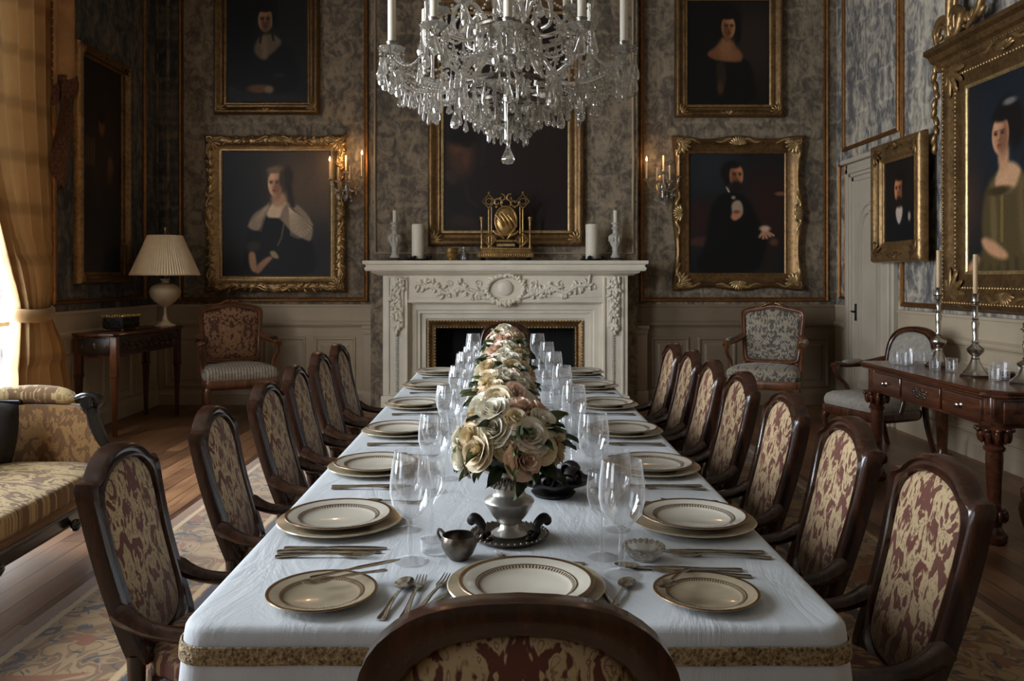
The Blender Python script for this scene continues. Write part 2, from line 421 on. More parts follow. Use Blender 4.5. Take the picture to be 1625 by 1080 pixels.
def window(name, mtx, width):
    """local: x across, y into the wall (+), z up, opening width x (WZ0..WZ1)"""
    m = MB(); h = width / 2
    for a, b in ((-h, -h + .07), (h - .07, h)): m.box(a, b, .04, .14, WZ0, WZ1, .008, mtx)
    m.box(-h, h, .04, .14, WZ0, WZ0 + .09, .008, mtx); m.box(-h, h, .04, .14, WZ1 - .08, WZ1, .008, mtx)
    m.box(-.025, .025, .06, .12, WZ0, WZ1, .006, mtx)
    for k in range(1, 5):
        z = WZ0 + (WZ1 - WZ0) * k / 5; m.box(-h, h, .065, .115, z - .018, z + .018, .005, mtx)
    m.box(-h - .1, -h, -.03, .0, WZ0 - .05, WZ1 + .1, .01, mtx); m.box(h, h + .1, -.03, .0, WZ0 - .05, WZ1 + .1, .01, mtx)
    m.box(-h, h, -.03, .0, WZ1, WZ1 + .1, .01, mtx)
    o = struct(name, m, 'door_paint')
    s = MB().box(-h - .12, h + .12, -.09, .13, WZ0 - .05, WZ0, .01, mtx); s.build('window_sill', 'door_paint', o)
    MB().box(-h, h, .085, .09, WZ0, WZ1, 0, mtx).build('window_pane', 'window_glass', o)
for i, (a, b) in enumerate(WIN):
    window('window_%d' % (i + 1), Matrix.Translation((XL, (a + b) / 2, 0)) @ Matrix.Rotation(R(90), 4, 'Z'), b - a)  # the one nearest the camera is an unseen addition for fill

# wainscot: a painted dado with raised panels, chair rail and plinth, built along a wall
TR = [0]
def tname(): TR[0] += 1; return 'trim_%d' % TR[0]
def wainscot(x0, x1, mtx, panels, base_name, paint='panel_paint'):
    """local x along the wall, -y into the room"""
    m = MB(); m.box(x0, x1, -.022, 0, 0, 1.13, 0, mtx)
    m.loft([[(x0, -d, z) for d, z in rail] for x0 in (x0, x1) for rail in [[(0, .865), (.03, .87), (.036, .885), (.05, .895), (.058, .915), (.058, .93), (.045, .938), (.03, .95), (0, .955)]]], mtx=mtx)
    m.box(x0, x1, -.034, 0, 1.105, 1.135, .005, mtx)
    for a, b in panels:
        for e, d in ((0, .012), (.0, 0)):
            pass
        P = [(.0, .022), (.012, .036), (.03, .036), (.04, .024), (.075, .024), (.10, .034)]
        loops = [[(a + i, -d, .19 + i), (b - i, -d, .19 + i), (b - i, -d, .77 - i), (a + i, -d, .77 - i)] for i, d in P]
        m.loft(loops, mtx=mtx)
    struct(tname(), m, paint, smooth=20)
    b = MB(); b.loft([[(xx, -d, z) for d, z in [(0, 0), (.04, 0), (.04, .12), (.034, .135), (.03, .15), (.026, .165), (0, .17)]] for xx in (x0, x1)], mtx=mtx)
    o = struct(base_name, b, paint, smooth=20)
def split(a, b, n, gap=.09):
    s = (b - a - gap * (n + 1)) / n; return [(a + gap + k * (s + gap), a + gap + k * (s + gap) + s) for k in range(n)]
MT = lambda y: Matrix.Translation((0, y, 0))
wainscot(XL + .03, -1.50, MT(YB), split(XL, -1.60, 4), 'baseboard_back')
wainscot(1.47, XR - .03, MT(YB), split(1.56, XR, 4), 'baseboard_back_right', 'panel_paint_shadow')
MR = Matrix.Translation((XR, 0, 0)) @ Matrix.Rotation(R(-90), 4, 'Z')     # local x -> -Y
wainscot(-7.80, 2.6, MR, split(-7.78, 2.6, 13), 'baseboard_right')
wainscot(-YB, -8.98, MR, [], 'baseboard_right_corner')
ML = Matrix.Translation((XL, 0, 0)) @ Matrix.Rotation(R(90), 4, 'Z')      # local x -> +Y
wainscot(6.87, YB, ML, split(6.9, YB, 4), 'baseboard_left')
wainscot(3.62, 4.88, ML, split(3.6, 4.9, 2), 'baseboard_left_middle')
wainscot(.32, 1.63, ML, split(.3, 1.65, 2), 'baseboard_left_near')

def strip_frame(x0, x1, z0, z1, mtx, wd=.035, material='gilt_strip'):
    P = [(0, 0), (0, .018), (.008, .028), (wd * .5, .02), (wd - .006, .026), (wd, .014), (wd, 0)]
    loops = [[(x0 + i, -d, z0 + i), (x1 - i, -d, z0 + i), (x1 - i, -d, z1 - i), (x0 + i, -d, z1 - i)] for i, d in P]
    struct(tname(), MB().loft(loops, cap=False, mtx=mtx), material, smooth=20)
strip_frame(-3.70, -1.555, 1.165, 4.95, MT(YB), .05)
strip_frame(1.525, 3.66, 1.165, 4.95, MT(YB), .05)
strip_frame(-1.46, 1.43, 1.70, 4.95, MT(BRK), .022, 'panel_paint')
strip_frame(-9.10, -7.80, 2.83, 4.95, MR, .045)
strip_frame(-7.76, -4.2, 1.165, 4.95, MR, .045)
strip_frame(-9.20, -9.0, 1.2, 2.7, MR, .03)
strip_frame(-4.1, -.6, 1.165, 4.95, MR, .045)
strip_frame(7.15, 8.98, 1.2, 4.95, ML, .04)
strip_frame(3.68, 4.82, 1.2, 4.95, ML, .04)
# vertical corner pilasters and cornice
m = MB()
for x in (-3.93, -3.80): m.box(x, x + .09, YB - .02, YB, 1.135, 5.0, .008)
struct(tname(), m, 'paper_left')
m = MB()
for a, b, mt in ((XL, XR, MT(YB)), (-YB, -YF, MR), (YF, YB, ML)):
    m.loft([[(xx, -d, z) for d, z in [(0, 5.0), (.03, 5.0), (.05, 5.06), (.12, 5.12), (.14, 5.2), (.22, 5.24), (.22, 5.3), (0, 5.3)]] for xx in (a, b)], mtx=mt)
struct(tname(), m, 'panel_paint', smooth=20)
# small pilasters beside the fireplace
m = MB()
for x in (-1.60, 1.475):
    m.box(x, x + .125, YB - .07, YB - .02, .16, .80, .006); m.box(x - .01, x + .135, YB - .085, YB - .02, .80, .86, .008); m.box(x - .02, x + .145, YB - .10, YB - .02, .86, .9, .008); m.box(x - .01, x + .135, YB - .085, YB - .02, 0, .16, .006)
struct(tname(), m, 'panel_paint')

# door in the right wall (local x -> -Y)
dm = MB(); a, b, zt = -8.94, -7.84, 2.66
for i, (e, d) in enumerate(((0, .05), (.05, .075), (.11, .06), (.15, .045))):
    w1 = (.05, .06, .04, .05)[i]
    dm.box(a + e, a + e + w1, -d, 0, 0, zt - e, .008, MR); dm.box(b - e - w1, b - e, -d, 0, 0, zt - e, .008, MR); dm.box(a + e, b - e, -d, 0, zt - e - w1, zt - e, .008, MR)
dm.box(a - .03, b + .03, -.10, 0, zt, zt + .05, .012, MR)
door = struct('door_1', dm, 'door_paint')
lf = MB(); la, lb, lz = a + .2, b - .2, zt - .2
lf.box(la, lb, -.03, 0, 0, lz, 0, MR)
arch = [(lb - .1, .25), (lb - .1, 1.9)] + [((la + lb) / 2 + (lb - la - .2) / 2 * cos(t), 1.9 + .32 * sin(t)) for t in np.linspace(0, pi, 12)[1:-1]] + [(la + .1, 1.9), (la + .1, .25)]
ctr = ((la + lb) / 2, 1.2)
for sc_ in (1.0, .8):
    P = [(1.0, .03), (.985, .055), (.93, .055), (.91, .032)]
    lf.loft([[(ctr[0] + (x - ctr[0]) * s * sc_, -d, ctr[1] + (z - ctr[1]) * (1 - (1 - s) * .4) * (1 - (1 - sc_) * .45)) for x, z in arch] for s, d in P], cap=False, mtx=MR)
lf.build('door_leaf', 'door_paint', door, smooth=25)
hd = MB(); hd.box(la + .02, la + .05, -.045, -.03, .98, 1.16, .004, MR); hd.tube([(la + .035, -.03, 1.08), (la + .035, -.085, 1.08), (la + .11, -.09, 1.075)], .009, 8, mtx=MR)
hd.build('door_handle', 'pewter', door)

# rug
ru = MB().box(-2.04, 2.04, -3.7, 3.7, 0.0005, .011, .004)
o = ru.build('rug', 'rug_wool'); o.location = (.07, 3.9, 0); tag(o, 'patterned brown and gold wool rug under the long dining table', 'rug')

# ================================================================== FIREPLACE
fp = thing('fireplace', 'carved pale stone fireplace with mantel shelf on the back wall', 'fireplace', (0, 8.9, 0))
def fb(name, mb, mat, parent=None, smooth=30): return mb.build(name, mat, parent or fp, smooth)
F = Matrix.Translation((0, -8.9, 0))   # world coordinates into the fireplace's frame
m = MB()
prof = [(8.90, 1.455), (8.86, 1.46), (8.835, 1.475), (8.80, 1.49), (8.79, 1.505), (8.745, 1.51), (8.735, 1.53), (8.735, 1.545), (8.75, 1.555), (8.745, 1.575), (8.72, 1.585), (8.715, 1.61), (8.72, 1.62)]
hw = [(1.34 + (8.90 - y)) for y, z in prof]
m.loft([[(-h, y, z), (h, y, z), (h, 9.12, z), (-h, 9.12, z)] for h, (y, z) in zip(hw, prof)], mtx=F)
shelf = fb('mantel_shelf', m, 'marble_stone', smooth=25)
m = MB(); m.box(-1.06, 1.05, 8.86, 9.12, 1.20, 1.46, .004, F); m.box(-1.07, 1.06, 8.845, 9.12, 1.165, 1.205, .01, F); m.box(-1.04, 1.03, 8.85, 8.87, 1.225, 1.235, .003, F)
frieze = fb('frieze', m, 'marble_stone')
# carving on the frieze: garland scrolls and a central wreath
cv = MB()
def scroll(mb, pts, r, n=7, k=24, mtx=None, flat=1.0, taper=True):
    q = spline(pts, k); rr = [r * (0.35 + 0.65 * sin(pi * min(1, .12 + .88 * (1 - abs(2 * i / (k - 1) - 1))) * .5)) if taper else r for i in range(k)]
    mb.tube(q, rr, n, flat, mtx)
def leafblob(mb, x, y, z, a, L, W, D=.012, mtx=None):
    T = Matrix.Translation((x, y, z)) @ Matrix.Rotation(-a, 4, 'Y')
    mb.ell((L * .5, 0, 0), (L * .55, D, W), 8, 5, (mtx @ T) if mtx is not None else T)
rr = random.Random(3)
for s in (-1, 1):
    pts = [(s * .24, 8.852, 1.30), (s * .36, 8.848, 1.27), (s * .50, 8.848, 1.345), (s * .64, 8.848, 1.27), (s * .78, 8.848, 1.35), (s * .92, 8.852, 1.37)]
    scroll(cv, pts, .02, 6, 40, F)
    for p in spline(pts, 24)[1:]:
        for q in range(4): leafblob(cv, p[0] + rr.uniform(-.025, .025), 8.85, p[2] + rr.uniform(-.03, .03), rr.uniform(0, 2 * pi), rr.uniform(.045, .08), .016, .019, F)
    scroll(cv, spiral((s * .30, 1.38), .004, .045, 0, s * 7, 18, off=8.852), .008, 6, 24, F)
    scroll(cv, spiral((s * .60, 1.37), .004, .04, 2, 2 - s * 7, 18, off=8.852), .007, 6, 24, F)
    scroll(cv, spiral((s * .95, 1.33), .004, .035, 2, 2 + s * 7, 18, off=8.852), .007, 6, 24, F)
for k in range(52):
    a = 2 * pi * k / 52
    leafblob(cv, .18 * cos(a), 8.845, 1.315 + .13 * sin(a), a + rr.uniform(.4, 1.4), rr.uniform(.05, .085), .02, .026, F)
    if k % 2: cv.ell((.20 * cos(a), 8.835, 1.315 + .14 * sin(a)), rr.uniform(.014, .024), 7, 5, F)
cv.ell((0, 8.855, 1.325), (.085, .03, .085), 16, 8, F)
for s in (-1, 1):
    for k in range(6): leafblob(cv, s * (.16 + .02 * k), 8.845, 1.21 + .012 * k, (0.2 if s > 0 else pi - .2) + rr.uniform(-.5, .5), .07, .018, .02, F)
cv.build('carving', 'marble_stone', frieze, 60)
for s in (-1, 1):
    m = MB(); xa, xb = (1.05, 1.325)
    m.box(s * xa, s * xb, 8.86, 9.12, .16, 1.46, .006, F); m.box(s * (xa - .02), s * (xb + .02), 8.84, 9.12, 0, .16, .008, F)
    m.box(s * (xa + .05), s * (xa + .19), 8.835, 8.87, .9, 1.45, .01, F)                                 # corbel block
    m.box(s * (xa + .005), s * (xa + .03), 8.84, 8.87, .18, 1.44, .006, F); m.box(s * (xb - .07), s * (xb - .045), 8.845, 8.87, .18, 1.44, .006, F)
    jb = fb('jamb', m, 'marble_stone')
    c2 = MB(); xc = s * (xa + .12)
    for k in range(34):                                                                                    # hanging drop of fruit and leaves
        t = k / 33; z = 1.44 - .56 * t; wd = .065 * (1 - .55 * t) * (1.15 + .35 * sin(k * 1.9))
        leafblob(c2, xc + rr.uniform(-wd, wd) * .7, 8.832, z, rr.uniform(3.6, 5.8), rr.uniform(.05, .085), .018, .024, F)
        c2.ell((xc + rr.uniform(-wd, wd), 8.825, z), rr.uniform(.012, .025), 7, 5, F)
    scroll(c2, spiral((xc - s * .02, 1.40), .01, .06, 0, s * 8, 20, off=8.825), .012, 6, 26, F)
    c2.build('carving', 'marble_stone', jb, 60)
    c3 = MB()
    for k in range(26): c3.ell((xc, 8.857, .86 - k * .026), (.022, .012, .012), 7, 4, F)
    c3.build('carved_strip', 'white_plaster', jb, 60)
# stepped reveal around the opening
m = MB(); st = [(1.05, 1.165, 8.90), (1.03, 1.15, 8.90), (1.03, 1.15, 8.93), (.97, 1.09, 8.93), (.955, 1.075, 8.945), (.93, 1.05, 8.945), (.93, 1.05, 8.97), (.87, .99, 8.975), (.865, .985, 9.0), (.83, .955, 9.0), (.83, .955, 9.12)]
m.loft([[(-x, y, 0), (-x, y, z), (x, y, z), (x, y, 0)] for x, z, y in st], closed=False, cap=False, mtx=F)
fb('reveal', m, 'marble_stone', smooth=20)
m = MB(); st = [(.845, .97, 9.0), (.845, .97, 8.975), (.835, .96, 8.965), (.80, .925, 8.985), (.775, .90, 8.968), (.765, .89, 8.975), (.76, .885, 9.02)]
m.loft([[(-x, y, 0), (-x, y, z), (x, y, z), (x, y, 0)] for x, z, y in st], closed=False, cap=False, mtx=F)
fillet = fb('fillet', m, 'gilt_dark', smooth=20)
m = MB()
for e, r in ((.84, .011), (.768, .009)):
    zt = e + .125; n = int(2 * e / .034)
    for k in range(n + 1): m.ell((-e + 2 * e * k / n, 8.966, zt), (r * 1.3, r, r), 6, 4, F)
    n = int(zt / .034)
    for k in range(n):
        for s in (-1, 1): m.ell((s * e, 8.966, zt - (k + .5) * zt / n), (r, r, r * 1.3), 6, 4, F)
m.build('beading', 'gilt_pale', fillet, 60)
m = MB(); m.box(-.80, .80, 9.285, 9.295, 0, .96, 0, F); m.box(-.80, -.765, 9.02, 9.29, 0, .96, 0, F); m.box(.765, .80, 9.02, 9.29, 0, .96, 0, F); m.box(-.80, .80, 9.02, 9.29, .90, .96, 0, F); m.box(-.8, .8, 9.0, 9.29, 0.001, .02, 0, F)
fb('firebox', m, 'soot', smooth=0)
m = MB(); m.box(-1.3, 1.3, 8.5, 8.98, 0.0005, .02, .005, F); fb('hearth_slab', m, 'marble_stone')

# ================================================================== PICTURES
class Paint:
    def __init__(s, x0, y0, x1, y1, nx, bg):
        s.b = (x0, y0, x1, y1); s.nx = nx; s.ny = int(nx * (y1 - y0) / (x1 - x0))
        X, Y = np.meshgrid(np.linspace(x0, x1, s.nx), np.linspace(y0, y1, s.ny)); s.X, s.Y = X, Y
        s.C = np.ones((s.ny, s.nx, 3)) * np.array(bg, float); s.rs = np.random.RandomState(nx + int(x0) + int(y1)); s.u = (x1 - x0)
    def put(s, a, c):
        a = np.clip(a, 0, 1)[..., None]; s.C = s.C * (1 - a) + np.array(c, float) * a; return s
    def ell(s, cx, cy, rx, ry, c, soft=.25, a=1.0, rot=0.0):
        dx, dy = s.X - cx, s.Y - cy; r = R(rot); u = dx * cos(r) + dy * sin(r); v = -dx * sin(r) + dy * cos(r)
        d = np.sqrt((u / rx) ** 2 + (v / ry) ** 2); t = np.clip((1 + soft - d) / (2 * soft), 0, 1); return s.put(a * t * t * (3 - 2 * t), c)
    def poly(s, pts, c, soft=6.0, a=1.0, smooth=2):
        P = np.array(chaikin(pts, smooth) if smooth else pts, float); n = len(P); ins = np.zeros(s.X.shape, bool); D = np.full(s.X.shape, 1e9)
        for i in range(n):
            (ax, ay), (bx, by) = P[i], P[(i + 1) % n]
            ex, ey = bx - ax, by - ay; px, py = s.X - ax, s.Y - ay; t = np.clip((px * ex + py * ey) / (ex * ex + ey * ey + 1e-9), 0, 1)
            D = np.minimum(D, np.hypot(px - t * ex, py - t * ey))
            cond = ((ay > s.Y) != (by > s.Y)); ins ^= cond & (s.X < (bx - ax) * (s.Y - ay) / ((by - ay) if by != ay else 1e-9) + ax)
        sd = np.where(ins, D, -D); t = np.clip((sd + soft) / (2 * soft), 0, 1); return s.put(a * t * t * (3 - 2 * t), c)
    def line(s, pts, w, c, soft=4.0, a=1.0):
        D = np.full(s.X.shape, 1e9)
        for (ax, ay), (bx, by) in zip(pts[:-1], pts[1:]):
            ex, ey = bx - ax, by - ay; px, py = s.X - ax, s.Y - ay; t = np.clip((px * ex + py * ey) / (ex * ex + ey * ey + 1e-9), 0, 1)
            D = np.minimum(D, np.hypot(px - t * ex, py - t * ey))
        t = np.clip((w + soft - D) / (2 * soft), 0, 1); return s.put(a * t * t * (3 - 2 * t), c)
    def face(s, cx, cy, w, h, skin, shade, hair, yaw=0.0):
        """an oil-painted head: lit planes, eye sockets, nose, mouth"""
        s.ell(cx, cy, w, h, skin, .12); s.ell(cx - yaw * w * .55, cy + h * .1, w * .62, h * .95, shade, .5, .75)
        s.ell(cx + yaw * w * .25, cy - h * .5, w * .5, h * .28, [min(255, k * 1.12) for k in skin], .7, .7)
        f = cx + yaw * w * .28
        for q in (-1, 1):
            ex = f + q * w * .40; s.ell(ex, cy - h * .10, w * .27, h * .11, shade, .6, .8); s.ell(ex, cy - h * .09, w * .15, h * .055, hair, .5, .9)
            s.line([(ex - w * .24, cy - h * .22), (ex + w * .24, cy - h * .23)], h * .018, hair, h * .04, .8)
        s.line([(f + yaw * w * .06, cy - h * .12), (f + yaw * w * .14, cy + h * .22)], w * .06, [min(255, k * 1.15) for k in skin], w * .09, .8)
        s.ell(f - yaw * w * .08, cy + h * .25, w * .16, h * .06, shade, .6, .8)
        s.ell(f, cy + h * .5, w * .26, h * .055, [shade[0] * 1.05, shade[1] * .72, shade[2] * .7], .5, .9); s.ell(f, cy + h * .62, w * .2, h * .05, shade, .6, .6)
        return s
    gain = 1.0
    def done(s, gain=1.0):
        n = s.rs.normal(0, 1, s.C.shape[:2]); n = (n + np.roll(n, 1, 0) + np.roll(n, 2, 0) + np.roll(n, 1, 1)) / 4
        c = np.clip(s.C * (1 + .05 * n[..., None]), 0, 255) / 255
        return np.where(c <= .04045, c / 12.92, ((c + .055) / 1.055) ** 2.4) * gain
t = NT('oil_paint'); at = t.n('VertexColor', layer_name='Col')
w = t.noise(t.mapping(t.obj(), (1, 1, 1)), 90, 3)
t.bsdf(at.outputs[0], 0.5, 0, t.bump(w, 0.12, 0.002), Specular_IOR_Level=0.3); M['oil_paint'] = t.m
PAINT_GAIN = 1.8
def canvas_mesh(p, wd, ht):
    me = bpy.data.meshes.new('canvas'); nx, ny = p.nx, p.ny
    xs = np.linspace(-wd / 2, wd / 2, nx); zs = np.linspace(ht / 2, -ht / 2, ny); XX, ZZ = np.meshgrid(xs, zs)
    V = np.stack([XX, np.full_like(XX, -.014), ZZ], -1).reshape(-1, 3)
    idx = np.arange(nx * ny).reshape(ny, nx); Q = np.stack([idx[:-1, :-1], idx[1:, :-1], idx[1:, 1:], idx[:-1, 1:]], -1).reshape(-1, 4)
    me.from_pydata(V.tolist(), [], Q.tolist())
    ca = me.color_attributes.new('Col', 'FLOAT_COLOR', 'POINT')
    cc = np.concatenate([p.done(PAINT_GAIN * p.gain).reshape(-1, 3), np.ones((nx * ny, 1))], 1).astype(np.float32); ca.data.foreach_set('color', cc.ravel())
    me.materials.append(M['oil_paint']); me.update(); return me

def frame_loop(wd, ht, d, h, ad=0.0, ah=0.0, K=26, sd=0, mode=0):
    """one loop round a picture, pushed outward by d and forward by h with carved modulation"""
    W, H = wd / 2 + d, ht / 2 + d; out = []; r = random.Random(sd)
    cs = [(-W, -H), (W, -H), (W, H), (-W, H)]; nr = [(0, -1), (1, 0), (0, 1), (-1, 0)]
    for e in range(4):
        (ax, az), (bx, bz) = cs[e], cs[(e + 1) % 4]
        for k in range(K):
            t = k / K; x, z = ax + (bx - ax) * t, az + (bz - az) * t
            if mode == 0: wv = .5 + .5 * sin(2 * pi * t * K / 2.0 + 1.57)
            elif mode == 1: wv = .55 * (.5 + .5 * cos(4 * pi * t)) + .45 * (.5 + .5 * sin(t * 2 * pi * 9 + 1)) * (0.4 + .6 * r.random())
            else: wv = .5 + .5 * cos(4 * pi * t)
            nx, nz = nr[e]
            if k == 0:
                p = nr[(e + 3) % 4]; nx, nz = nx + p[0], nz + p[1]; wv = 1.0
            out.append((x + nx * ad * wv, -(h + ah * wv), z + nz * ad * wv))
    return out
def corner_scroll(mb, x, z, sx, sz, L, y, r):
    """acanthus corner: two C-scrolls and a fan of leaves"""
    scroll(mb, [(x + sx * .0, y, z - sz * L), (x + sx * L * .18, y - .01, z - sz * L * .55), (x + sx * L * .02, y - .02, z - sz * L * .2), (x + sx * L * .16, y - .015, z + sz * L * .16)], r, 7, 18)
    scroll(mb, [(x - sx * L, y, z + sz * .0), (x - sx * L * .55, y - .01, z + sz * L * .18), (x - sx * L * .2, y - .02, z + sz * L * .02), (x + sx * L * .16, y - .015, z + sz * L * .16)], r, 7, 18)
    scroll(mb, spiral((x + sx * L * .06, z + sz * L * .06), .006, L * .2, 0, sx * sz * 7, 16, off=y - .02), r * .7, 6, 20)
    for k in range(7):
        a = math.atan2(-sz, -sx) + (k - 3) * .42; leafblob(mb, x, y - .008, z, a, L * .55, L * .09, .014)
def side_shell(mb, x, z, ax, L, y, r):
    """central cartouche of a frame rail; ax = outward direction"""
    tx, tz = -ax[1], ax[0]
    for k in range(9):
        a = math.atan2(ax[1], ax[0]) + (k - 4) * .33; leafblob(mb, x - ax[0] * L * .12, y - .012, z - ax[1] * L * .12, a, L * .42, L * .07, .016)
    for s in (-1, 1):
        pts = [(x + tx * s * L * .1, y, z + tz * s * L * .1), (x + tx * s * L * .4 + ax[0] * L * .15, y - .015, z + tz * s * L * .4 + ax[1] * L * .15), (x + tx * s * L * .75, y - .01, z + tz * s * L * .75), (x + tx * s * L * 1.1 + ax[0] * L * .06, y, z + tz * s * L * 1.1 + ax[1] * L * .06)]
        scroll(mb, pts, r, 7, 18)
def picture(name, label, paint, cx, y, cz, rz, wd, ht, fw, style, mats, x=None):
    """cx,y = point on the wall (rz turns the front from -Y), wd x ht canvas, fw frame width"""
    th = thing(name, label, 'painting', (cx, y, cz), rz)
    link('canvas', canvas_mesh(paint, wd, ht), th)
    sl = MB(); sl.loft([frame_loop(wd, ht, d, h, 0, 0, 4) for d, h in ((-.012, .014), (-.012, .026), (.0, .034), (.016, .034), (.022, .026), (.022, .0))], cap=False)
    sl.build('slip', mats[1], th, 25)
    g = MB(); f = fw
    if style == 'rococo':
        P = [(.018, .0, 0, 0, 0), (.018, .034, 0, 0, 0), (f * .18, .04, 0, 0, 0), (f * .32, .045, 0, 0, 0), (f * .40, .06, 0, .012, 0), (f * .62, .072, 0, .026, 1), (f * .82, .062, f * .10, .03, 1), (f * .94, .04, f * .16, .02, 1), (f * .93, .0, f * .12, 0, 1)]
    elif style == 'swept':
        P = [(.018, .0, 0, 0, 0), (.018, .03, 0, 0, 0), (f * .2, .036, 0, 0, 0), (f * .5, .05, 0, 0, 0), (f * .58, .066, 0, 0, 2), (f * .72, .086, f * .12, .012, 2), (f * .84, .08, f * .2, .012, 2), (f * .92, .05, f * .24, 0, 2), (f * .88, 0, f * .2, 0, 2)]
    else:
        P = [(.018, .0, 0, 0, 0), (.018, .034, 0, 0, 0), (f * .22, .05, 0, 0, 0), (f * .30, .04, 0, .008, 0), (f * .48, .044, 0, .016, 0), (f * .58, .07, 0, .004, 0), (f * .74, .085, 0, 0, 0), (f * .86, .08, 0, 0, 0), (f * .94, .06, 0, .006, 0), (f, .03, 0, 0, 0), (f, 0, 0, 0, 0)]
    g.loft([frame_loop(wd, ht, d, h, ad, ah, 30, 5, mo) for d, h, ad, ah, mo in P], cap=False)
    g.build('frame', mats[0], th, 50)
    if style == 'rococo':
        r = random.Random(4); W2, H2 = wd / 2 + fw * .7, ht / 2 + fw * .7
        for (ax, az), (bx, bz) in (((-W2, -H2), (W2, -H2)), ((W2, -H2), (W2, H2)), ((W2, H2), (-W2, H2)), ((-W2, H2), (-W2, -H2))):
            a0 = math.atan2(bz - az, bx - ax); q = MB(); q.tube([(ax, -.074, az), (bx, -.074, bz)], .008, 6)
            for k in range(34):
                u = (k + .5) / 34; s = -1 if u < .5 else 1
                leafblob(q, ax + (bx - ax) * u + r.uniform(-.01, .01), -.078, az + (bz - az) * u + r.uniform(-.01, .01), a0 + (0 if s > 0 else pi) + (.8 if k % 2 else -.8) + r.uniform(-.3, .3), r.uniform(.05, .085), r.uniform(.013, .02), r.uniform(.012, .024))
            q.build('leaf_carving', mats[2], th, 60)
    if fw > .25:
        for d_, r_, mt_ in ((.40, .013, mats[1]), (.80, .016, mats[2])):
            q = MB(); W2, H2 = wd / 2 + fw * d_, ht / 2 + fw * d_
            for x0_, z0_, x1_, z1_ in ((-W2, -H2, W2, -H2), (W2, -H2, W2, H2), (W2, H2, -W2, H2), (-W2, H2, -W2, -H2)):
                n_ = int(math.hypot(x1_ - x0_, z1_ - z0_) / .036)
                for k in range(n_): q.ell((x0_ + (x1_ - x0_) * k / n_, -(.05 if d_ < .5 else .086), z0_ + (z1_ - z0_) * k / n_), (r_, r_ * .8, r_), 7, 5)
            q.build('beading', mt_, th, 60)
    W, H = wd / 2 + fw * .62, ht / 2 + fw * .62; rad = fw * .10
    if style != 'straight':
        for sx in (-1, 1):
            for sz in (-1, 1):
                q = MB(); corner_scroll(q, sx * W, sz * H, sx, sz, fw * 1.35, -.075, rad); q.build('corner_ornament', mats[2], th, 60)
        for ax in ((0, 1), (0, -1), (1, 0), (-1, 0)):
            q = MB(); side_shell(q, ax[0] * (W + .01), ax[1] * (H + .01), ax, fw * 1.5, -.075, rad * .9); q.build('rail_ornament', mats[2], th, 60)
    else:
        for sx in (-1, 1):
            for sz in (-1, 1):
                q = MB()
                for k in range(6): leafblob(q, sx * (W - fw * .05), -.07, sz * (H - fw * .05), math.atan2(-sz, -sx) + (k - 2.5) * .5, fw * .7, fw * .1, .016)
                q.build('corner_ornament', mats[2], th, 60)
        for ax in ((0, 1), (0, -1)):
            q = MB(); side_shell(q, 0, ax[1] * H, ax, fw * .9, -.062, rad * .7); q.build('rail_ornament', mats[2], th, 60)
    return th

SK, SH, HR = (176, 140, 110), (96, 62, 44), (30, 22, 18)
# woman in a lace collar (back wall, lower left)
p = Paint(25, 40, 895, 1055, 150, (40, 38, 36))
p.ell(700, 330, 330, 330, (84, 66, 50), .9, .9); p.ell(130, 600, 300, 600, (26, 25, 26), .8, .9); p.ell(800, 900, 300, 250, (26, 24, 26), .8, .8)
p.poly([(220, 690), (340, 560), (540, 580), (700, 700), (760, 800), (790, 1060), (190, 1060), (200, 850)], (14, 13, 16), 22)
p.poly([(380, 640), (440, 400), (560, 380), (640, 490), (560, 600)], (70, 56, 46), 18)
p.poly([(360, 570), (440, 430), (545, 440), (575, 540), (470, 590)], (188, 162, 132), 14); p.ell(480, 430, 60, 60, (160, 122, 94), .4)
p.poly([(345, 580), (530, 585), (500, 760), (440, 850), (330, 760)], (13, 12, 15), 8)
p.poly([(430, 430), (350, 500), (270, 550), (222, 665), (330, 695), (360, 560)], (120, 102, 86), 12)
p.poly([(540, 440), (660, 490), (755, 620), (740, 770), (690, 760), (570, 690), (520, 620), (480, 580)], (126, 108, 90), 12)
for k in range(12): a = k / 11; p.line([(560 + 20 * a, 500 + 20 * a), (575 + 175 * a, 720 + 40 * sin(a * 3) - 90 * a * a)], 4, (180, 158, 130), 6, .65); p.line([(565 + 30 * a, 510), (590 + 165 * a, 715 - 70 * a)], 3, (70, 58, 48), 5, .4)
for k in range(7): a = k / 6; p.line([(400 - 30 * a, 480 + 20 * a), (335 - 100 * a, 690 - 40 * a)], 4, (168, 146, 120), 6, .6)
p.line([(525, 600), (500, 740), (470, 800)], 6, (120, 104, 82), 6, .7)
p.ell(480, 236, 92, 78, (92, 76, 58), .25); p.ell(550, 250, 45, 90, (44, 36, 30), .4); p.line([(560, 330), (575, 420), (590, 480)], 20, (40, 32, 26), 14)
p.face(450, 305, 58, 105, (190, 150, 120), (112, 72, 54), (48, 34, 28), -.5)
p.ell(446, 196, 60, 26, (106, 88, 66), .5); p.ell(505, 270, 22, 70, (60, 48, 38), .5)
p.poly([(235, 850), (290, 840), (305, 950), (310, 1030), (250, 1000)], (150, 112, 84), 12); p.poly([(300, 960), (400, 880), (440, 900), (380, 960), (320, 1035), (295, 1020)], (138, 100, 76), 12)
p.ell(275, 810, 55, 40, (42, 40, 28), .5); p.poly([(400, 850), (450, 840), (490, 910), (430, 905)], (130, 112, 80), 10)
picture('portrait_painting', 'portrait of a woman in a white lace collar, ornate gold frame, left of the mantel', p, (-3.44 + -1.93) / 2 + .09, YB - .004, 2.16, 0, 1.245, 1.43, .165, 'rococo', ('gilt', 'gilt', 'gilt'))
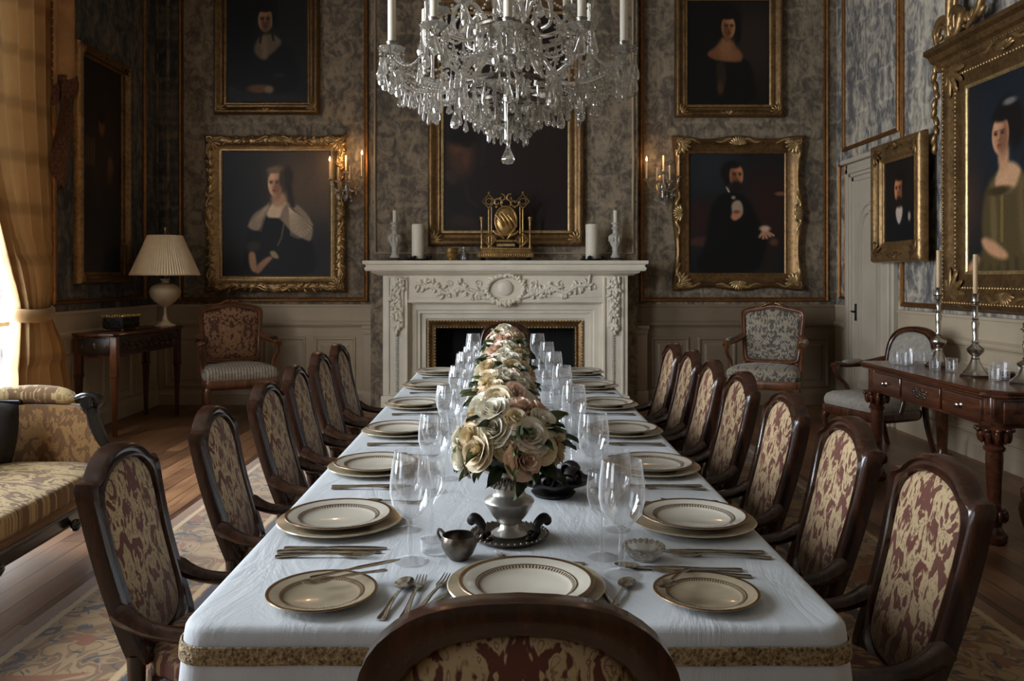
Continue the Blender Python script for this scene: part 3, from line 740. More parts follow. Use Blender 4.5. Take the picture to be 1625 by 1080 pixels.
# woman at a table (back wall, upper left)
p = Paint(95, -20, 830, 955, 130, (25, 25, 25))
p.gain = .7; p.ell(250, 500, 160, 500, (14, 14, 16), .8, .9); p.poly([(95, 770), (300, 880), (830, 870), (830, 960), (95, 960)], (36, 34, 33), 20)
p.poly([(250, 560), (330, 420), (600, 400), (720, 520), (780, 860), (220, 860)], (14, 15, 17), 25)
p.poly([(325, 480), (400, 340), (520, 330), (610, 410), (520, 500), (420, 585)], (98, 82, 64), 20); p.line([(440, 380), (440, 540)], 25, (124, 104, 80), 25, .7)
p.ell(450, 110, 105, 100, (16, 13, 12), .3); p.face(447, 210, 66, 108, (142, 108, 80), (74, 46, 32), (18, 13, 11), -.15); p.ell(445, 108, 72, 32, (17, 14, 12), .4); p.ell(530, 190, 22, 90, (16, 13, 12), .4)
p.line([(510, 340), (520, 390)], 10, (24, 18, 15), 8); p.line([(410, 350), (400, 410)], 8, (24, 18, 15), 8)
p.ell(390, 825, 110, 38, (104, 66, 44), .4); p.ell(480, 832, 40, 34, (130, 104, 84), .5); p.ell(570, 705, 50, 20, (50, 40, 34), .7, .8)
picture('portrait_painting', 'dark portrait of a seated woman with folded hands, gilded frame, above the lace collar portrait', p, -2.70, YB - .004, 4.03, 0, .93, 1.235, .13, 'straight', ('gilt_dark', 'gilt_dark', 'gilt'))
# woman with bare shoulders (back wall, upper right)
p = Paint(118, 35, 840, 945, 130, (22, 17, 14))
p.gain = .7; p.ell(690, 400, 200, 320, (44, 34, 28), .8, .9); p.ell(200, 600, 180, 500, (10, 9, 9), .8)
p.poly([(280, 520), (420, 540), (600, 520), (690, 600), (740, 945), (190, 945), (240, 700)], (11, 10, 10), 22)
p.poly([(275, 500), (390, 430), (420, 350), (510, 380), (540, 430), (600, 490), (600, 570), (520, 570), (370, 560)], (106, 66, 40), 16); p.ell(460, 450, 60, 80, (134, 92, 60), .7, .8); p.ell(520, 520, 70, 40, (126, 84, 54), .7, .7)
p.poly([(370, 560), (450, 570), (470, 720), (430, 860), (390, 800)], (38, 27, 18), 16); p.ell(410, 790, 26, 60, (70, 46, 28), .6, .8)
p.ell(470, 190, 120, 110, (15, 12, 11), .3); p.ell(390, 280, 40, 110, (15, 12, 11), .4); p.ell(560, 300, 30, 110, (14, 11, 10), .4)
p.face(480, 270, 60, 100, (146, 100, 66), (82, 48, 28), (18, 13, 11), .35); p.ell(475, 175, 66, 30, (16, 12, 11), .4)
picture('portrait_painting', 'dark portrait of a woman with bare shoulders, gilded frame, above the bearded man', p, 2.525, YB - .004, 3.985, 0, .95, 1.2, .135, 'straight', ('gilt_dark', 'gilt', 'gilt'))
# seated bearded man (back wall, lower right)
p = Paint(118, 125, 765, 925, 130, (20, 20, 21))
p.ell(250, 230, 200, 160, (27, 31, 33), .8); p.ell(650, 500, 160, 260, (34, 20, 17), .8); p.ell(190, 560, 90, 120, (34, 19, 17), .7); p.ell(735, 395, 36, 14, (92, 62, 46), .6)
p.poly([(130, 690), (260, 670), (430, 720), (420, 760), (130, 745)], (52, 32, 27), 14)
p.poly([(250, 560), (290, 430), (400, 370), (520, 420), (580, 560), (640, 640), (640, 800), (560, 930), (140, 930), (240, 720)], (9, 9, 10), 20)
p.poly([(405, 450), (470, 430), (492, 520), (450, 570), (410, 530)], (130, 112, 94), 10); p.line([(374, 350), (390, 380)], 6, (150, 136, 118), 5); p.ell(420, 420, 14, 12, (120, 104, 88), .5)
p.poly([(395, 550), (430, 500), (480, 500), (470, 545), (430, 580)], (142, 98, 70), 10); p.ell(440, 515, 22, 12, (70, 42, 28), .6, .7)
p.ell(405, 250, 72, 70, (14, 11, 10), .3); p.face(440, 275, 46, 82, (140, 92, 62), (76, 44, 28), (16, 12, 10), .4); p.ell(420, 205, 52, 22, (14, 11, 10), .5); p.ell(440, 348, 44, 38, (22, 15, 12), .45); p.ell(375, 290, 16, 60, (15, 12, 10), .4)
for k in range(5): p.line([(625, 635), (595 + 23 * k, 680 + 10 * sin(k * 1.2))], 8, (148, 104, 78), 6)
p.ell(630, 625, 36, 20, (156, 130, 108), .5); p.ell(690, 715, 28, 26, (70, 46, 34), .6); p.poly([(640, 740), (700, 740), (690, 925), (610, 925)], (26, 20, 17), 16)
picture('portrait_painting', 'portrait of a bearded man in a dark coat, swept gold frame, right of mantel', p, 2.62, YB - .004, 2.165, 0, 1.10, 1.37, .165, 'swept', ('gilt_dark', 'gilt_dark', 'gilt_pale'))
# large dark picture over the mantel
p = Paint(150, -700, 1145, 890, 130, (22, 16, 14))
p.ell(900, 300, 350, 500, (26, 16, 13), .9); p.ell(560, -200, 400, 400, (34, 22, 16), .9, .8); p.ell(290, 330, 110, 170, (60, 38, 26), .5, .9); p.ell(255, 260, 60, 60, (78, 50, 34), .7, .8); p.ell(330, 350, 30, 60, (70, 44, 32), .7, .8); p.ell(345, 260, 40, 16, (24, 15, 12), .6)
p.ell(300, 200, 130, 60, (15, 12, 11), .5); p.poly([(160, 430), (260, 470), (250, 560), (170, 520)], (44, 34, 26), 20); p.poly([(180, 800), (300, 760), (420, 800), (400, 860), (200, 850)], (40, 27, 20), 25, .8); p.line([(460, 400), (480, 200)], 12, (30, 30, 32), 20, .7)
p.line([(330, 560), (350, 660), (420, 700)], 8, (40, 30, 24), 14, .7)
picture('oil_painting', 'large dark oil painting in a gold frame hanging over the mantelpiece behind the chandelier', p, .005, BRK - .004, 3.16, 0, 1.40, 2.42, .165, 'straight', ('gilt_dark', 'gilt_pale', 'gilt'))
# tall dark portrait, left wall
p = Paint(0, 0, 100, 240, 90, (14, 13, 13))
p.gain = 1.6; p.ell(55, 60, 40, 60, (24, 17, 13), .8); p.ell(50, 70, 8, 13, (70, 40, 24), .35); p.ell(50, 60, 9, 8, (16, 12, 10), .4); p.poly([(25, 95), (50, 86), (78, 100), (85, 150), (30, 150)], (26, 18, 14), 6)
for k in range(4): p.line([(14 + 6 * k, 90), (12 + 6 * k, 118)], 1.6, (64, 46, 32), 2, .8)
p.poly([(66, 100), (82, 110), (76, 130), (62, 138)], (66, 44, 28), 4); p.ell(42, 158, 8, 10, (38, 26, 18), .6); p.ell(74, 156, 7, 8, (30, 22, 16), .6); p.ell(70, 200, 40, 60, (17, 18, 18), .8)
picture('portrait_painting', 'tall narrow dark portrait in a thin gold frame on the left wall beside the curtain', p, XL + .004, 8.0, 2.5, R(90), .80, 2.04, .10, 'straight', ('gilt_dark', 'gilt_dark', 'gilt_dark'))
# small portrait of a man, right wall (in front of the door casing)
p = Paint(0, 0, 100, 128, 100, (17, 15, 14))
p.poly([(18, 95), (40, 70), (75, 68), (98, 88), (100, 128), (10, 128)], (12, 13, 16), 4); p.poly([(32, 76), (55, 68), (60, 84), (46, 106)], (150, 136, 122), 3); p.ell(79, 90, 4, 7, (130, 110, 98), .5)
p.ell(52, 34, 21, 23, (16, 12, 11), .25); p.face(46, 46, 14, 22, (150, 96, 62), (82, 46, 30), (18, 12, 10), -.5); p.ell(50, 26, 17, 8, (15, 11, 10), .4); p.ell(62, 46, 6, 22, (15, 11, 10), .4); p.ell(48, 66, 12, 8, (22, 14, 11), .5)
picture('portrait_painting', 'small portrait of a man in black coat, gold frame, right wall beside the door', p, XR - .105, 7.56, 2.15, R(-90), .60, .77, .185, 'straight', ('gilt', 'gilt', 'gilt_dark'))
# large portrait of a woman in a green gown, right wall
p = Paint(28, -6, 146, 168, 150, (17, 21, 25)); p.gain = .8
p.ell(90, 40, 70, 60, (22, 29, 36), .9); p.ell(24, 100, 22, 40, (52, 36, 30), .8); p.ell(18, 40, 24, 40, (30, 28, 30), .8)
p.poly([(22, 205), (26, 178), (50, 150), (46, 120), (54, 88), (70, 78), (100, 80), (116, 110), (124, 150), (136, 205)], (70, 58, 34), 4)
p.poly([(62, 92), (72, 72), (88, 72), (100, 82), (92, 96), (76, 100)], (176, 134, 100), 3); p.ell(76, 66, 7, 14, (168, 124, 92), .4)
p.poly([(92, 76), (118, 100), (128, 170), (108, 190), (96, 140)], (88, 72, 46), 4); p.poly([(58, 92), (64, 86), (70, 140), (60, 150)], (92, 76, 48), 3); p.line([(74, 100), (74, 140)], 1.6, (118, 98, 52), 2, .8)
for k in range(7): p.line([(48 + 11 * k, 160 + 4 * sin(k)), (34 + 15 * k, 204)], 1.8, (44, 36, 22), 3.5, .75)
for k in range(5): p.line([(102 + 4 * k, 100 + 8 * k), (106 + 4 * k, 170)], 1.5, (56, 45, 28), 3, .7)
p.poly([(44, 138), (56, 136), (84, 152), (78, 158), (56, 152)], (172, 126, 92), 3); p.poly([(20, 168), (42, 150), (46, 158), (28, 172)], (160, 116, 86), 3); p.ell(70, 96, 16, 4, (52, 42, 24), .5)
p.ell(80, 34, 17, 20, (17, 14, 14), .25); p.ell(92, 42, 9, 20, (17, 14, 14), .4); p.face(72, 47, 11, 17.5, (170, 124, 92), (96, 60, 42), (22, 15, 13), -.5); p.ell(74, 30, 12, 6, (17, 14, 14), .4); p.ell(84, 20, 8, 3, (120, 116, 112), .6, .8)
big = picture('portrait_painting', 'large portrait of a dark-haired woman in olive gown, crested gold frame, right wall', p, XR - .012, 6.035, 2.225, R(-90), 1.15, 1.49, .31, 'straight', ('gilt_dark', 'gilt_pale', 'gilt'))
cr = MB(); W = 1.15 / 2 + .31; H = 1.49 / 2 + .31
cr.loft([[(xx, -d, H + z) for d, z in [(0, -.10), (.09, -.10), (.10, -.04), (.13, -.02), (.15, .02), (.19, .04), (.19, .075), (.1, .085), (0, .085)]] for xx in (-W - .06, W + .06)])
cr.build('cornice', 'gilt_dark', big, 25)
cr = MB()
for s in (-1, 1):
    scroll(cr, [(s * (W), -.10, H + .08), (s * (W + .02), -.1, H + .22), (s * (W - .12), -.12, H + .30), (s * (W - .26), -.12, H + .2), (s * (W - .2), -.12, H + .12)], .035, 8, 26)
    scroll(cr, spiral((s * (W - .1), H + .17), .01, .09, 0, s * 7, 18, off=-.12), .022, 7, 24)
    scroll(cr, [(s * .66, -.12, H + .1), (s * .62, -.13, H + .4), (s * .55, -.12, H + .75), (s * .3, -.1, H + .98), (0, -.1, H + 1.06)], .05, 8, 30)
    scroll(cr, [(s * .62, -.1, H + .1), (s * .57, -.12, H + .38), (s * .47, -.11, H + .68), (s * .25, -.09, H + .88), (0, -.09, H + .95)], .03, 8, 30)
    scroll(cr, [(s * .40, -.12, H + .12), (s * .22, -.13, H + .22), (s * .16, -.12, H + .45), (s * .26, -.11, H + .62), (s * .36, -.11, H + .55)], .036, 8, 26)
    scroll(cr, [(s * .70, -.12, H + .12), (s * .52, -.14, H + .10), (s * .45, -.14, H + .24), (s * .56, -.13, H + .32), (s * .64, -.13, H + .24)], .04, 8, 26)
    for k in range(12): leafblob(cr, s * (.25 + .035 * k), -.12, H + .16 + .02 * sin(k * 2), .6 + k * .5, .11, .028, .025)
    for k in range(10): leafblob(cr, s * (W + .05), -.09, H - .02 - .075 * k, -pi / 2 + s * (.5 * sin(k * 1.7)), .1, .024, .025)
cr.build('crest', 'gilt', big, 60)
# ================================================================== DINING TABLE AND CLOTH
TX, TY0, TY1, TZ, THW = .02, 1.60, 6.12, .76, .655
RZ = .0115                                          # top of the rug
tb = thing('dining_table', 'long dining table hidden beneath the white cloth in the middle of the room', 'table', (TX, (TY0 + TY1) / 2, RZ))
hl = (TY1 - TY0) / 2
MB().box(-THW + .01, THW - .01, -hl + .01, hl - .01, .70, TZ - .006 - RZ, .01).build('tabletop', 'mahogany', tb)
MB().box(-THW + .1, THW - .1, -hl + .15, hl - .15, .62, .70, .006).build('apron', 'mahogany', tb)
lp = [(.0, 0), (.03, 0), (.036, .02), (.026, .05), (.03, .12), (.042, .3), (.05, .45), (.034, .5), (.05, .54), (.05, .62)]
for sx in (-1, 1):
    for y in (-hl + .35, 0, hl - .35): MB().lathe(lp, 14, (sx * .45, y, 0)).build('leg', 'mahogany', tb)
def cloth_loop(out, z, amp, NX=44, NY=120, ph=0.0):
    """closed loop round the table, pushed out by `out`, with hanging folds of depth amp"""
    W, H = THW, hl; rc = .055; pts = []
    def side(ax, az, bx, bz, nx, nz, n, s):
        for k in range(n):
            t = k / n; e = min(t, 1 - t); wv = sin(t * n * .55 + s) * .6 + sin(t * n * .23 + 2 * s) * .4
            o = out + amp * wv * min(1, e * 8); pts.append((ax + (bx - ax) * t + nx * o, az + (bz - az) * t + nz * o, z))
    def corner(cx, cy, a0):
        for k in range(9):
            a = a0 + pi / 2 * k / 9; fl = sin(pi * k / 9); r = rc + out + amp * 1.3 * fl
            pts.append((cx + r * cos(a), cy + r * sin(a), z))
    side(-W + rc, -H, W - rc, -H, 0, -1, NX, 1); corner(W - rc, -H + rc, -pi / 2)
    side(W, -H + rc, W, H - rc, 1, 0, NY, 2.3); corner(W - rc, H - rc, 0)
    side(W - rc, H, -W + rc, H, 0, 1, NX, 3.1); corner(-W + rc, H - rc, pi / 2)
    side(-W, H - rc, -W, -H + rc, -1, 0, NY, 4.7); corner(-W + rc, -H + rc, pi)
    return pts
m = MB(); lo = []
for o, z, a in [(-.05, TZ, 0), (-.02, TZ, 0), (-.006, TZ - .001, 0), (.002, TZ - .005, 0), (.007, TZ - .013, 0), (.009, TZ - .03, .001), (.011, TZ - .06, .003), (.013, TZ - .10, .005), (.015, TZ - .15, .008), (.016, TZ - .21, .010), (.017, TZ - .255, .011)]:
    lo.append(cloth_loop(o, z - RZ, a))
m.loft(lo, cap=False); n = len(lo[0]); m.f.append(tuple(range(n)))
cl = m.build('tablecloth', 'linen', None, 60); cl.location = (TX, (TY0 + TY1) / 2, RZ)
tag(cl, 'white linen cloth with a gold lace band draped over the long dining table', 'tablecloth')
m = MB(); lo = []
for o, z, a in [(.0125, TZ - .036, .0015), (.0155, TZ - .037, .0018), (.017, TZ - .05, .0025), (.0175, TZ - .062, .003), (.0165, TZ - .071, .0032), (.0135, TZ - .072, .0034)]:
    lo.append(cloth_loop(o, z - RZ, a))
m.loft(lo, cap=False); m.build('lace_band', 'gold_lace', cl, 60)

# ================================================================== DINING CHAIRS
LEAN = math.tan(R(13.5))
def backy(z, off): return -.205 - max(0, z - .45) * LEAN - .03 * sin(max(0, min(1, (z - .45) / .58)) * pi) * .6 + off
def mirror_poly(half): return [(x, z) for x, z in half] + [(-x, z) for x, z in reversed(half) if x > 1e-6]
def lerp2(a, b, t): return [(p[0] + (q[0] - p[0]) * t, p[1] + (q[1] - p[1]) * t) for p, q in zip(a, b)]
def sized(pts, s, c): return [(c[0] + (x - c[0]) * s, c[1] + (z - c[1]) * s) for x, z in pts]
def back_parts(root, outer, inner, frame_mat, panel_mat, by, th=.024, names=('back_frame', 'back_panel')):
    o = resample(outer, 72); i = resample(inner, 72)
    L = [(0, -th), (0, th * .6), (.10, th), (.28, th * 1.25), (.42, th * .75), (.62, th * .7), (.78, th * 1.2), (.92, th * 1.1), (1, th * .5), (1, -th * .6), (.85, -th * 1.05), (.3, -th * 1.25)]
    MB().loft([[(x, by(z, d), z) for x, z in lerp2(o, i, t)] for t, d in L], ring=True).build(names[0], frame_mat, root, 45)
    cx, cz = 0, sum(z for _, z in i) / len(i); m = MB()
    fr = [(1.01, th * .2), (.97, th * .62), (.85, th * 1.05), (.6, th * 1.3), (.3, th * 1.45), (.02, th * 1.5)]
    lo = [[(x, by(z, d), z) for x, z in sized(i, s, (cx, cz))] for s, d in fr]
    bk = [[(x, by(z, -d * .8), z) for x, z in sized(i, s, (cx, cz))] for s, d in fr]
    m.loft(bk[::-1] + lo); m.build(names[1], panel_mat, root, 60)
OUT1 = mirror_poly(chaikin([(0, .43), (.15, .43), (.19, .44), (.20, .50), (.212, .75), (.224, .90), (.229, .948), (.222, .956), (.19, .955), (.165, .962), (.135, .995), (.075, 1.022), (0, 1.028)], 1, False))
IN1 = mirror_poly(chaikin([(0, .472), (.08, .475), (.138, .51), (.156, .59), (.164, .75), (.172, .86), (.162, .92), (.115, .962), (.05, .980), (0, .983)], 2, False))
OUT2 = mirror_poly(chaikin([(0, .455), (.15, .455), (.19, .465), (.205, .55), (.22, .75), (.222, .86), (.205, .945), (.15, 1.0), (.08, 1.022), (0, 1.026)], 2, False))
IN2 = mirror_poly(chaikin([(0, .50), (.08, .503), (.14, .54), (.155, .62), (.168, .75), (.170, .85), (.15, .92), (.10, .957), (.05, .97), (0, .972)], 2, False))
def seat_loop(s, z, fw=.235, bw=.195, f=.235, b=-.215):
    q = chaikin([(-bw, b), (bw, b), (fw * .99, f * .3), (fw, f * .93), (fw * .8, f), (-fw * .8, f), (-fw, f * .93), (-fw * .99, f * .3)], 2)
    return [(x * s, (y - .01) * s + .01, z) for x, y in q]
def dining_chair(label, outer, inner):
    t = thing('dining_chair', label, 'chair', (0, 0, 0), 0, 'dining chairs around the long table')
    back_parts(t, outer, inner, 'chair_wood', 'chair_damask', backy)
    MB().loft([seat_loop(s, z) for s, z in ((.98, .405), (1.0, .42), (.995, .445), (.96, .465), (.85, .478), (.5, .486), (.05, .488))]).build('seat', 'seat_damask', t, 60)
    MB().loft([seat_loop(s, z) for s, z in ((.95, .345), (1.0, .352), (1.03, .37), (1.03, .40), (1.0, .41), (.9, .408))]).build('seat_rail', 'chair_wood', t, 45)
    for sx in (-1, 1):
        MB().tube(spline([(sx * .195, .19, .36), (sx * .215, .205, .29), (sx * .20, .198, .16), (sx * .19, .195, .06), (sx * .198, .21, 0.0)], 14), [.03 - .016 * sin(min(1, k / 11) * pi / 2) + (.006 if k > 11 else 0) for k in range(14)], 10).floor0().build('leg', 'chair_wood', t, 50)
        MB().tube(spline([(sx * .175, -.215, .47), (sx * .175, -.215, .36), (sx * .178, -.235, .2), (sx * .185, -.29, 0.0)], 12), [.026 - .009 * k / 11 for k in range(12)], 8).floor0().build('leg', 'chair_wood', t, 50)
        MB().tube(spline([(sx * .20, backy(.60, 0), .60), (sx * .212, -.17, .555), (sx * .222, -.06, .54), (sx * .22, .015, .545), (sx * .214, .03, .53), (sx * .212, .03, .50), (sx * .205, .045, .40)], 26), [.027, .03] + [.026 - .004 * sin(k * .4) for k in range(24)], 8, 1.15).build('armrest', 'chair_wood', t, 50)
    return t
proto = dining_chair('', OUT1, IN1); used = [False]
def put_chair(x, y, rz, label, zs):
    if not used[0]:
        used[0] = True; proto.location = (x, y, RZ); proto.rotation_euler = (0, 0, rz); proto['label'] = label; proto.scale = (.9, 1, zs); return proto
    o = dup(proto, (x, y, RZ), rz, label); o.scale = (.9, 1, zs); return o
LY = [2.31, 3.06, 3.72, 4.25, 4.80, 5.34]; RY = [2.07, 2.63, 3.20, 3.80, 4.35, 4.84, 5.37]
for k, y in enumerate(LY):
    put_chair(-.765 + TX * .5, y, R(-90 + (0, 2, -1, 1, 0, -1)[k]), 'carved dining chair with dark damask back, left side of table, %s from the front' % ORD[k], (.935, .925, .93, .95, .965, .97)[k])
for k, y in enumerate(RY):
    put_chair(.745 + TX, y, R(90 + (1, -1, 0, 1, -1, 0, 1)[k]), 'carved dining chair with gold damask back, right side of table, %s from the front' % ORD[k], (.95, .955, .96, .965, .965, .975, .975)[k])
hc = dining_chair('round-topped damask dining chair seen from behind at the near head of the table', OUT2, IN2); hc.location = (.018, 1.45, RZ); hc.scale = (1.03, 1, .973)
hc2 = dup(hc, (.0, 6.60, RZ), R(180), 'round-topped dining chair at the far head of the table in front of the fireplace'); hc2.scale = (1, 1, 1.03)

# ================================================================== ARMCHAIRS
def armchair(label, loc, rz, back_mat, seat_mat, wood_mat, sc_=1.0, top='crest', gold=False):
    t = thing('armchair', label, 'armchair', loc, rz); t.scale = (sc_,) * 3
    by = lambda z, off: -.27 - max(0, z - .42) * .22 + off
    if top == 'crest':
        out = [(0, .50), (.24, .50), (.275, .53), (.29, .75), (.315, 1.0), (.30, 1.035), (.22, 1.06), (.12, 1.075), (.06, 1.10), (0, 1.105)]
        inn = [(0, .545), (.21, .545), (.235, .57), (.25, .75), (.27, .97), (.255, .995), (.18, 1.015), (.09, 1.03), (.04, 1.04), (0, 1.042)]
    else:
        out = [(0, .50), (.22, .50), (.255, .53), (.27, .72), (.275, .88), (.25, .98), (.18, 1.045), (.09, 1.07), (0, 1.075)]
        inn = [(0, .545), (.19, .545), (.215, .57), (.23, .72), (.235, .87), (.21, .95), (.15, 1.0), (.08, 1.02), (0, 1.025)]
    back_parts(t, mirror_poly(chaikin(out, 2, False)), mirror_poly(chaikin(inn, 2, False)), wood_mat, back_mat, by, .026)
    if top == 'crest':
        m = MB()
        for s in (-1, 1):
            scroll(m, [(0, by(1.09, .035), 1.085), (s * .04, by(1.09, .04), 1.10), (s * .09, by(1.07, .038), 1.075), (s * .13, by(1.06, .035), 1.065)], .011, 6, 14)
            for k in range(3): leafblob(m, s * .02 * k, by(1.085, .036), 1.085, pi / 2 - s * .5 * k, .035, .012, .01)
        m.build('crest_carving', 'gilt_dark' if gold else wood_mat, t, 60)
    sl = lambda s, z: seat_loop(s, z, .335, .285, .31, -.28)
    MB().loft([sl(s, z) for s, z in ((.97, .395), (1.0, .42), (.99, .455), (.95, .485), (.84, .508), (.5, .525), (.05, .53))]).build('seat', seat_mat, t, 60)
    MB().loft([sl(s, z) for s, z in ((.95, .315), (1.0, .322), (1.03, .345), (1.03, .385), (1.0, .40), (.9, .398))]).build('seat_rail', wood_mat, t, 45)
    for sx in (-1, 1):
        MB().tube(spline([(sx * .285, .25, .36), (sx * .315, .285, .28), (sx * .295, .265, .15), (sx * .28, .255, .05), (sx * .292, .275, 0)], 16), [.04 - .022 * sin(min(1, k / 12) * pi / 2) + (.008 if k > 12 else 0) for k in range(16)], 10).floor0().build('leg', wood_mat, t, 50)
        MB().tube(spline([(sx * .25, -.27, .52), (sx * .25, -.27, .36), (sx * .255, -.30, .2), (sx * .265, -.36, 0)], 12), [.03 - .01 * k / 11 for k in range(12)], 8).floor0().build('leg', wood_mat, t, 50)
        ar = MB().tube(spline([(sx * .285, by(.76, 0), .77), (sx * .325, -.2, .735), (sx * .35, -.02, .72), (sx * .345, .13, .725), (sx * .34, .165, .705)], 18), [.027 + .004 * sin(k * .5) for k in range(18)], 8, 1.3).build('armrest', wood_mat, t, 50)
        MB().tube(spline([(sx * .345, -.15, .745), (sx * .352, -.04, .742), (sx * .35, .06, .742)], 10), [.012, .022, .026, .027, .027, .027, .027, .026, .022, .012], 8, 1.2).build('arm_pad', back_mat if seat_mat != 'striped_fabric' else 'dark_wood', ar, 60)
        MB().tube(spline([(sx * .342, .155, .715), (sx * .352, .13, .64), (sx * .325, .03, .52), (sx * .315, .06, .38)], 14), [.02, .02, .018, .017, .016, .016, .017, .018, .02, .02, .021, .022, .023, .024], 8).build('arm_support', wood_mat, t, 50)
    return t
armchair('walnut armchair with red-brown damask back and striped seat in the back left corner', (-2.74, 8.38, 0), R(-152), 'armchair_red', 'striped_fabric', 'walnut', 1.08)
armchair('armchair with grey damask back and gilded crest against the back wall right of the fireplace', (2.66, 8.36, 0), R(153), 'armchair_grey', 'armchair_grey', 'walnut', 1.06, gold=True)
armchair('round-backed armchair in pale fabric behind the sideboard near the door', (3.05, 6.72, 0), R(108), 'pale_fabric', 'pale_fabric', 'mahogany', .96, 'round')
armchair('pale-seated armchair partly in view at the right edge beside the sideboard', (2.90, 3.84, 0), R(90), 'pale_fabric', 'pale_fabric', 'mahogany', .96, 'round')

# ================================================================== SETTEE (left)
sf = thing('settee', 'gold damask settee with dark scrolled wooden arms at the left', 'sofa', (-2.5, 3.4, 0))
S = Matrix.Translation((2.5, -3.4, 0))
y0, y1 = 2.35, 4.42
def seat_out(s, z, e=0.0):
    pts = [(-2.86, y0 + .06), (-2.22, y0 + .05), (-2.09, y0 + .18), (-2.055, 3.2), (-2.075, 4.0), (-2.12, 4.28), (-2.24, y1 - .04), (-2.86, y1 - .04)]
    q = resample(chaikin(pts, 2), 60); cx, cy = -2.47, 3.4
    return [(cx + (x - cx) * s + e, cy + (y - cy) * (1 - (1 - s) * .35), z) for x, y in q]
MB().loft([seat_out(s, z) for s, z in ((.98, .36), (1.0, .375), (1.0, .43), (.985, .45), (.94, .462), (.7, .478), (.3, .49), (.03, .492))], mtx=S).build('seat_cushion', 'sofa_damask', sf, 60)
MB().loft([seat_out(s, z) for s, z in ((.99, .325), (1.02, .33), (1.02, .355), (.99, .36))], mtx=S).build('fabric_border', 'sofa_damask_side', sf, 45)
m = MB().loft([seat_out(s, z) for s, z in ((.97, .245), (1.0, .25), (1.03, .27), (1.02, .30), (1.035, .315), (1.02, .327), (.9, .327))], mtx=S)
for y in (2.75, 3.3, 3.9): m.ell((-2.045, y, .262), (.022, .035, .03), 8, 5, S)
m.build('seat_rail', 'ebonised', sf, 45)
for x, y in ((-2.13, 2.5), (-2.14, 4.28), (-2.8, 2.5), (-2.8, 4.3)): MB().lathe([(.0, 0), (.016, 0), (.02, .02), (.016, .04), (.024, .12), (.036, .2), (.03, .22), (.042, .25), (.042, .27)], 12, (x, y, 0), S).build('leg', 'ebonised', sf, 50)
def arm(yc, s):
    y_in = yc - s * .045; y_out = yc + s * .045
    prof = [(-2.84, .40), (-2.84, .76), (-2.3, .762), (-2.235, .72), (-2.20, .62), (-2.15, .52), (-2.11, .46), (-2.16, .40)]
    a = MB().prism(chaikin(prof, 2), y_in, y_out, 'xz', S).build('arm', 'sofa_damask_side', sf, 50)
    MB().tube(spline([(-2.80, yc, .79), (-2.70, yc, .80), (-2.55, yc, .812), (-2.40, yc, .805), (-2.31, yc, .785)], 12), [.02, .04, .048, .05, .05, .05, .05, .05, .048, .044, .036, .018], 10, mtx=S).build('arm_pad', 'sofa_damask', a, 60)
    f = MB().tube(spline([(-2.245, yc, .775), (-2.225, yc, .72), (-2.205, yc, .64), (-2.16, yc, .54), (-2.09, yc, .47), (-2.06, yc, .40), (-2.09, yc, .33)], 22), [.03 + .006 * sin(k * .3) for k in range(22)], 8, 1.5, mtx=S)
    f.tube(spline([(-2.30, yc, .785), (-2.26, yc, .80), (-2.215, yc, .795), (-2.19, yc, .77), (-2.21, yc, .748), (-2.235, yc, .762)], 16), [.026] * 10 + [.022, .02, .018, .016, .014, .012], 8, 1.6, mtx=S)
    f.tube([(-2.225, y_in - s * .02, .775), (-2.225, y_out + s * .02, .775)], .034, 12, mtx=S)
    f.build('arm_scroll', 'ebonised', a, 50)
    MB().box(-2.86, -2.58, y_in - s * .01, y_out + s * .01, .765, .79, .01, S).build('arm_rail', 'ebonised', a)
arm(y1 - .01, 1); arm(y0 + .01, -1)
bk = MB().prism(chaikin([(-2.82, .40), (-2.84, .70), (-2.87, .9), (-2.92, .96), (-2.97, .9), (-2.94, .4)], 2), y0 + .03, y1 - .03, 'xz', S).build('backrest', 'sofa_damask_side', sf, 50)
MB().tube([(-2.925, y0, .96), (-2.935, (y0 + y1) / 2, 1.0), (-2.925, y1, .96)], .03, 10, mtx=S).build('back_rail', 'ebonised', bk)
m = MB()
def pil(u, v):
    a, b = u * 2 - 1, v * 2 - 1; e = (1 - a * a) ** .5 * (1 - b * b) ** .5; return a, b, e
for s in (1, -1): m.grid(lambda u, v: (.16 * (u * 2 - 1) * (1 - .08 * (2 * v - 1) ** 2), s * .06 * ((1 - (2 * u - 1) ** 4) * (1 - (2 * v - 1) ** 4)) ** .6, .16 * (v * 2 - 1) * (1 - .08 * (2 * u - 1) ** 2)), 12, 12)
pl = m.build('throw_pillow', 'dark_wood', None, 80); M['pillow'] = None
plain('pillow_dark', C(44, 36, 32), 0.85, var=0.2, scale=30); pl.data.materials[0] = M['pillow_dark']
pl.location = (-2.66, 4.16, .65); pl.rotation_euler = (R(-16), R(6), R(30)); tag(pl, 'dark square cushion leaning on the settee at the left edge', 'cushion')

# ================================================================== CONSOLE TABLE, LAMP (left corner)
ct = thing('console_table', 'dark mahogany console table with carved drawers along the left wall', 'console table', (-3.67, 8.0, 0), R(-5))
